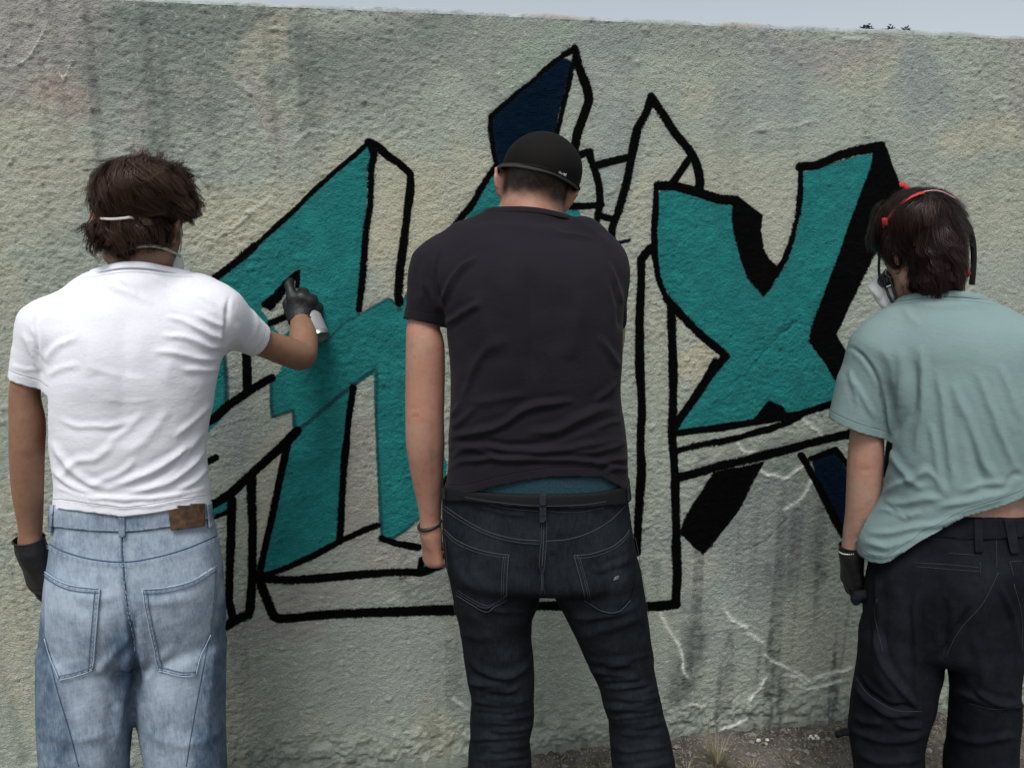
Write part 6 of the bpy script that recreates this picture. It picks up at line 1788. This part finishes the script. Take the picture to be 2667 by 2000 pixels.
# the big dry tuft
g0 = drop(gpt(1868, 1985))
t1 = thing('grass_tuft', 'largest dry grass tuft, with tall pale blades, beside the black jeans', 'grass tuft', tuple(g0), group='grass tufts at the foot of the wall')
tuft((0, 0, 0), 60, .15, .55, M_DRY, 'dry_blades', t1, .0012)['kind'] = 'stuff'
tuft((0, 0, 0), 60, .10, 1.1, M_GRN, 'green_blades', t1, .0010)['kind'] = 'stuff'
st = []
for (dx, hh, lx) in [(-.02, .26, -.055), (-.01, .20, -.03), (.0, .30, -.075)]:
    P = [np.array([dx + lx * t, .01 * t, hh * t]) for t in np.linspace(0, 1, 6)]
    st.append(tube([np.array(P)], np.linspace(.0011, .0005, 6), sides=4))
V = np.vstack([s[0] for s in st]); F = []; o_ = 0
for s in st: F += [tuple(x + o_ for x in (f if f[2] != f[3] else f[:3])) for f in s[1].tolist()]; o_ += len(s[0])
mesh_obj('dry_stalk', V, F, M_DRY, t1)['kind'] = 'stuff'
for (px, py, n, L, mt, lb) in [(2050, 1975, 26, .055, M_GRN, 'low green tuft left of the work trousers'), (2110, 1940, 22, .05, M_GRN, 'small green tuft close beside the trouser knee toggle'),
                               (1790, 1995, 18, .05, M_DRY, 'short dry tuft close to the right leg of the black jeans'), (1960, 1998, 16, .045, M_DRY, 'short dry tuft right of the largest tuft')]:
    b = drop(gpt(px, py)); t_ = thing('grass_tuft', lb, 'grass tuft', tuple(b), group='grass tufts at the foot of the wall')
    tuft((0, 0, 0), n, L, 1.0, mt, 'blades', t_, .0010)['kind'] = 'stuff'
# clover with pale round leaves
m = NT('pale_leaf'); M_PALE = m.out(m.mix(m.noise(50, 3), (.42, .46, .36), (.62, .64, .56)), .7)
def clover(px, py, n, label, offs):
    b = drop(gpt(px, py)); t_ = thing('clover', label, 'clover', tuple(b), group='clover plants at the foot of the wall')
    for (du, dz, s) in offs:
        c0 = np.array([du, rg.uniform(-.008, .0), dz])
        nn_ = nrm([rg.uniform(-.4, .4), -1.0, rg.uniform(.5, 1.2)]); a0 = nrm(np.cross(nn_, [0, 0, 1])); b0 = np.cross(nn_, a0)
        V = [c0 - nn_ * .0012]; k = 10
        for q_ in range(k):
            an = q_ / k * 6.283; rr_ = s * (1 + .12 * math.cos(2 * an))
            V.append(c0 + a0 * rr_ * math.cos(an) + b0 * rr_ * .85 * math.sin(an))
        F = [(0, 1 + q_, 1 + (q_ + 1) % k) for q_ in range(k)]
        lf = mesh_obj('leaf', np.array(V), F, M_PALE, t_); md = lf.modifiers.new('thickness', 'SOLIDIFY'); md.thickness = .0008
        tube_obj('stem', [np.array([[0, 0, -.004], [du * .6, 0, dz * .5], c0])], .0006, M_GRN, t_, sides=4)
clover(1985, 1930, 4, 'clover with pale leaves nearer the grass tuft', [(-.012, .010, .0075), (.016, .012, .0055), (.012, -.002, .0055), (.018, -.012, .006)])
clover(2120, 1915, 8, 'fuller clover with pale leaves nearer the work trousers', [(-.012, .016, .0055), (-.004, .010, .006), (.004, .020, .0055), (.010, .012, .006), (.0, .000, .0055), (.014, .002, .0055), (.006, -.010, .007), (-.016, .006, .0045), (-.030, .0, .004)])
# scattered grit, twigs and bits of leaf: nobody could count them
VV, FF, off = [], [], 0
oct_ = np.array([(1, 0, 0), (0, 1, 0), (-1, 0, 0), (0, -1, 0), (0, 0, 1), (0, 0, -1.)]); of = [(0, 1, 4), (1, 2, 4), (2, 3, 4), (3, 0, 4), (1, 0, 5), (2, 1, 5), (3, 2, 5), (0, 3, 5)]
for k in range(3600):
    x = rg.uniform(-.4, 2.6); wl = WALL_Y + WALL_M * x
    y = wl - .01 - abs(rg.normal(0, .16)) if rg.random() < .75 else rg.uniform(1.2, wl)
    b = drop((x, y)); s = rg.uniform(.0016, .0050) * (2.6 if rg.random() < .08 else 1)
    V = oct_ * s * rg.uniform(.6, 1.3, (6, 1)) * [1, 1, .6] + b + [0, 0, s * .3]
    VV.append(V); FF += [tuple(i_ + off for i_ in f) for f in of]; off += 6
m = NT('grit'); M_GRIT = m.out(m.mix(m.noise(90, 2), (.07, .06, .055), (.30, .29, .27)), .9)
tag(mesh_obj('gravel', np.vstack(VV), FF, M_GRIT, smooth_=False), label='loose grit and crumbs of plaster scattered on the soil', kind='stuff')
it = []
for k in range(900):
    x = rg.uniform(-.2, 2.5); wl = WALL_Y + WALL_M * x; y = wl - .01 - abs(rg.normal(0, .13))
    b = drop((x, y)); az = rg.uniform(0, 6.283); L = rg.uniform(.008, .035)
    P = [b + np.array([math.cos(az) * L * t, math.sin(az) * L * t, .001 + .006 * math.sin(3.14 * t) * rg.random()]) for t in np.linspace(0, 1, 4)]
    it.append(blade(P, rg.uniform(.0006, .0016), (-math.sin(az), math.cos(az), 0)))
tag(blades('dead_straw', it, M_DRY), label='short dead straws lying on the soil', kind='stuff')
it = []
for k in range(2400):
    x = rg.uniform(.1, 2.4); wl = WALL_Y + WALL_M * x; y = wl - .015 - abs(rg.normal(0, .16))
    if float(noise3(np.array([[x, y, 0.]]), 8, 95)[0]) < -.12: continue
    b = drop((x, y)); az = rg.uniform(0, 6.283); L = rg.uniform(.008, .024); el = rg.uniform(.3, 1.3)
    P = [b + np.array([math.cos(az) * el, math.sin(az) * el, 1.0 - .5 * t * el]) * L * t for t in np.linspace(0, 1, 4)]
    it.append(blade(P, rg.uniform(.0006, .0012), (-math.sin(az), math.cos(az), 0)))
tag(blades('low_grass', it, M_GRN), label='sparse low yellow green grass growing in the soil', kind='stuff')
# weeds on top of the wall
m = NT('weed_leaf'); M_WEED = m.out(m.mix(m.noise(60, 3), (.020, .045, .018), (.050, .085, .032)), .7)
for (px, hgt, wdt, n, lb) in [(2232, .012, .007, 24, 'tiniest of the dark weeds on the wall top, leftmost'), (2258, .020, .022, 110, 'widest clump of dark weeds on the wall top'),
                              (2318, .020, .016, 70, 'weed leaning right on the wall top, between two clumps'), (2358, .020, .014, 70, 'rightmost weed on the wall top')]:
    yt = 62 + (px - 2240) * .0437
    d = ray(px, yt + 9); t = (WALL_Y + .17 + WALL_M * 0) / (d[1] - WALL_M * d[0]); p = CAMP + d * t
    b = np.array([p[0], p[1], WALL_H + .008])
    t_ = thing('weed', lb, 'weed', tuple(b), group='weeds on the wall top')
    it = []
    for k in range(n):
        a = rg.uniform(-1, 1); hh = hgt * (1.9 - .9 * abs(a)) * rg.uniform(.4, 1); az = rg.uniform(0, 6.283); L = rg.uniform(.005, .011)
        c0 = np.array([a * wdt, rg.uniform(-.5, .5) * wdt, hh + .012])
        P = [c0 + np.array([math.cos(az) * L * t, math.sin(az) * L * t, L * .6 * t]) for t in np.linspace(0, 1, 4)]
        it.append(blade(P, .0030, (-math.sin(az), math.cos(az), .3)))
    blades('foliage', it, M_WEED, t_)['kind'] = 'stuff'
    st = [tube([np.array([[0, 0, -.01], [a * wdt * .4, 0, hgt * .8], [a * wdt, 0, hgt * 1.6]])], .0009, sides=4) for a in (-.8, 0, .8)]
    V = np.vstack([s[0] for s in st]); F = []; o_ = 0
    for s in st: F += [tuple(x + o_ for x in (f if f[2] != f[3] else f[:3])) for f in s[1].tolist()]; o_ += len(s[0])
    mesh_obj('stems', V, F, M_WEED, t_)['kind'] = 'stuff'
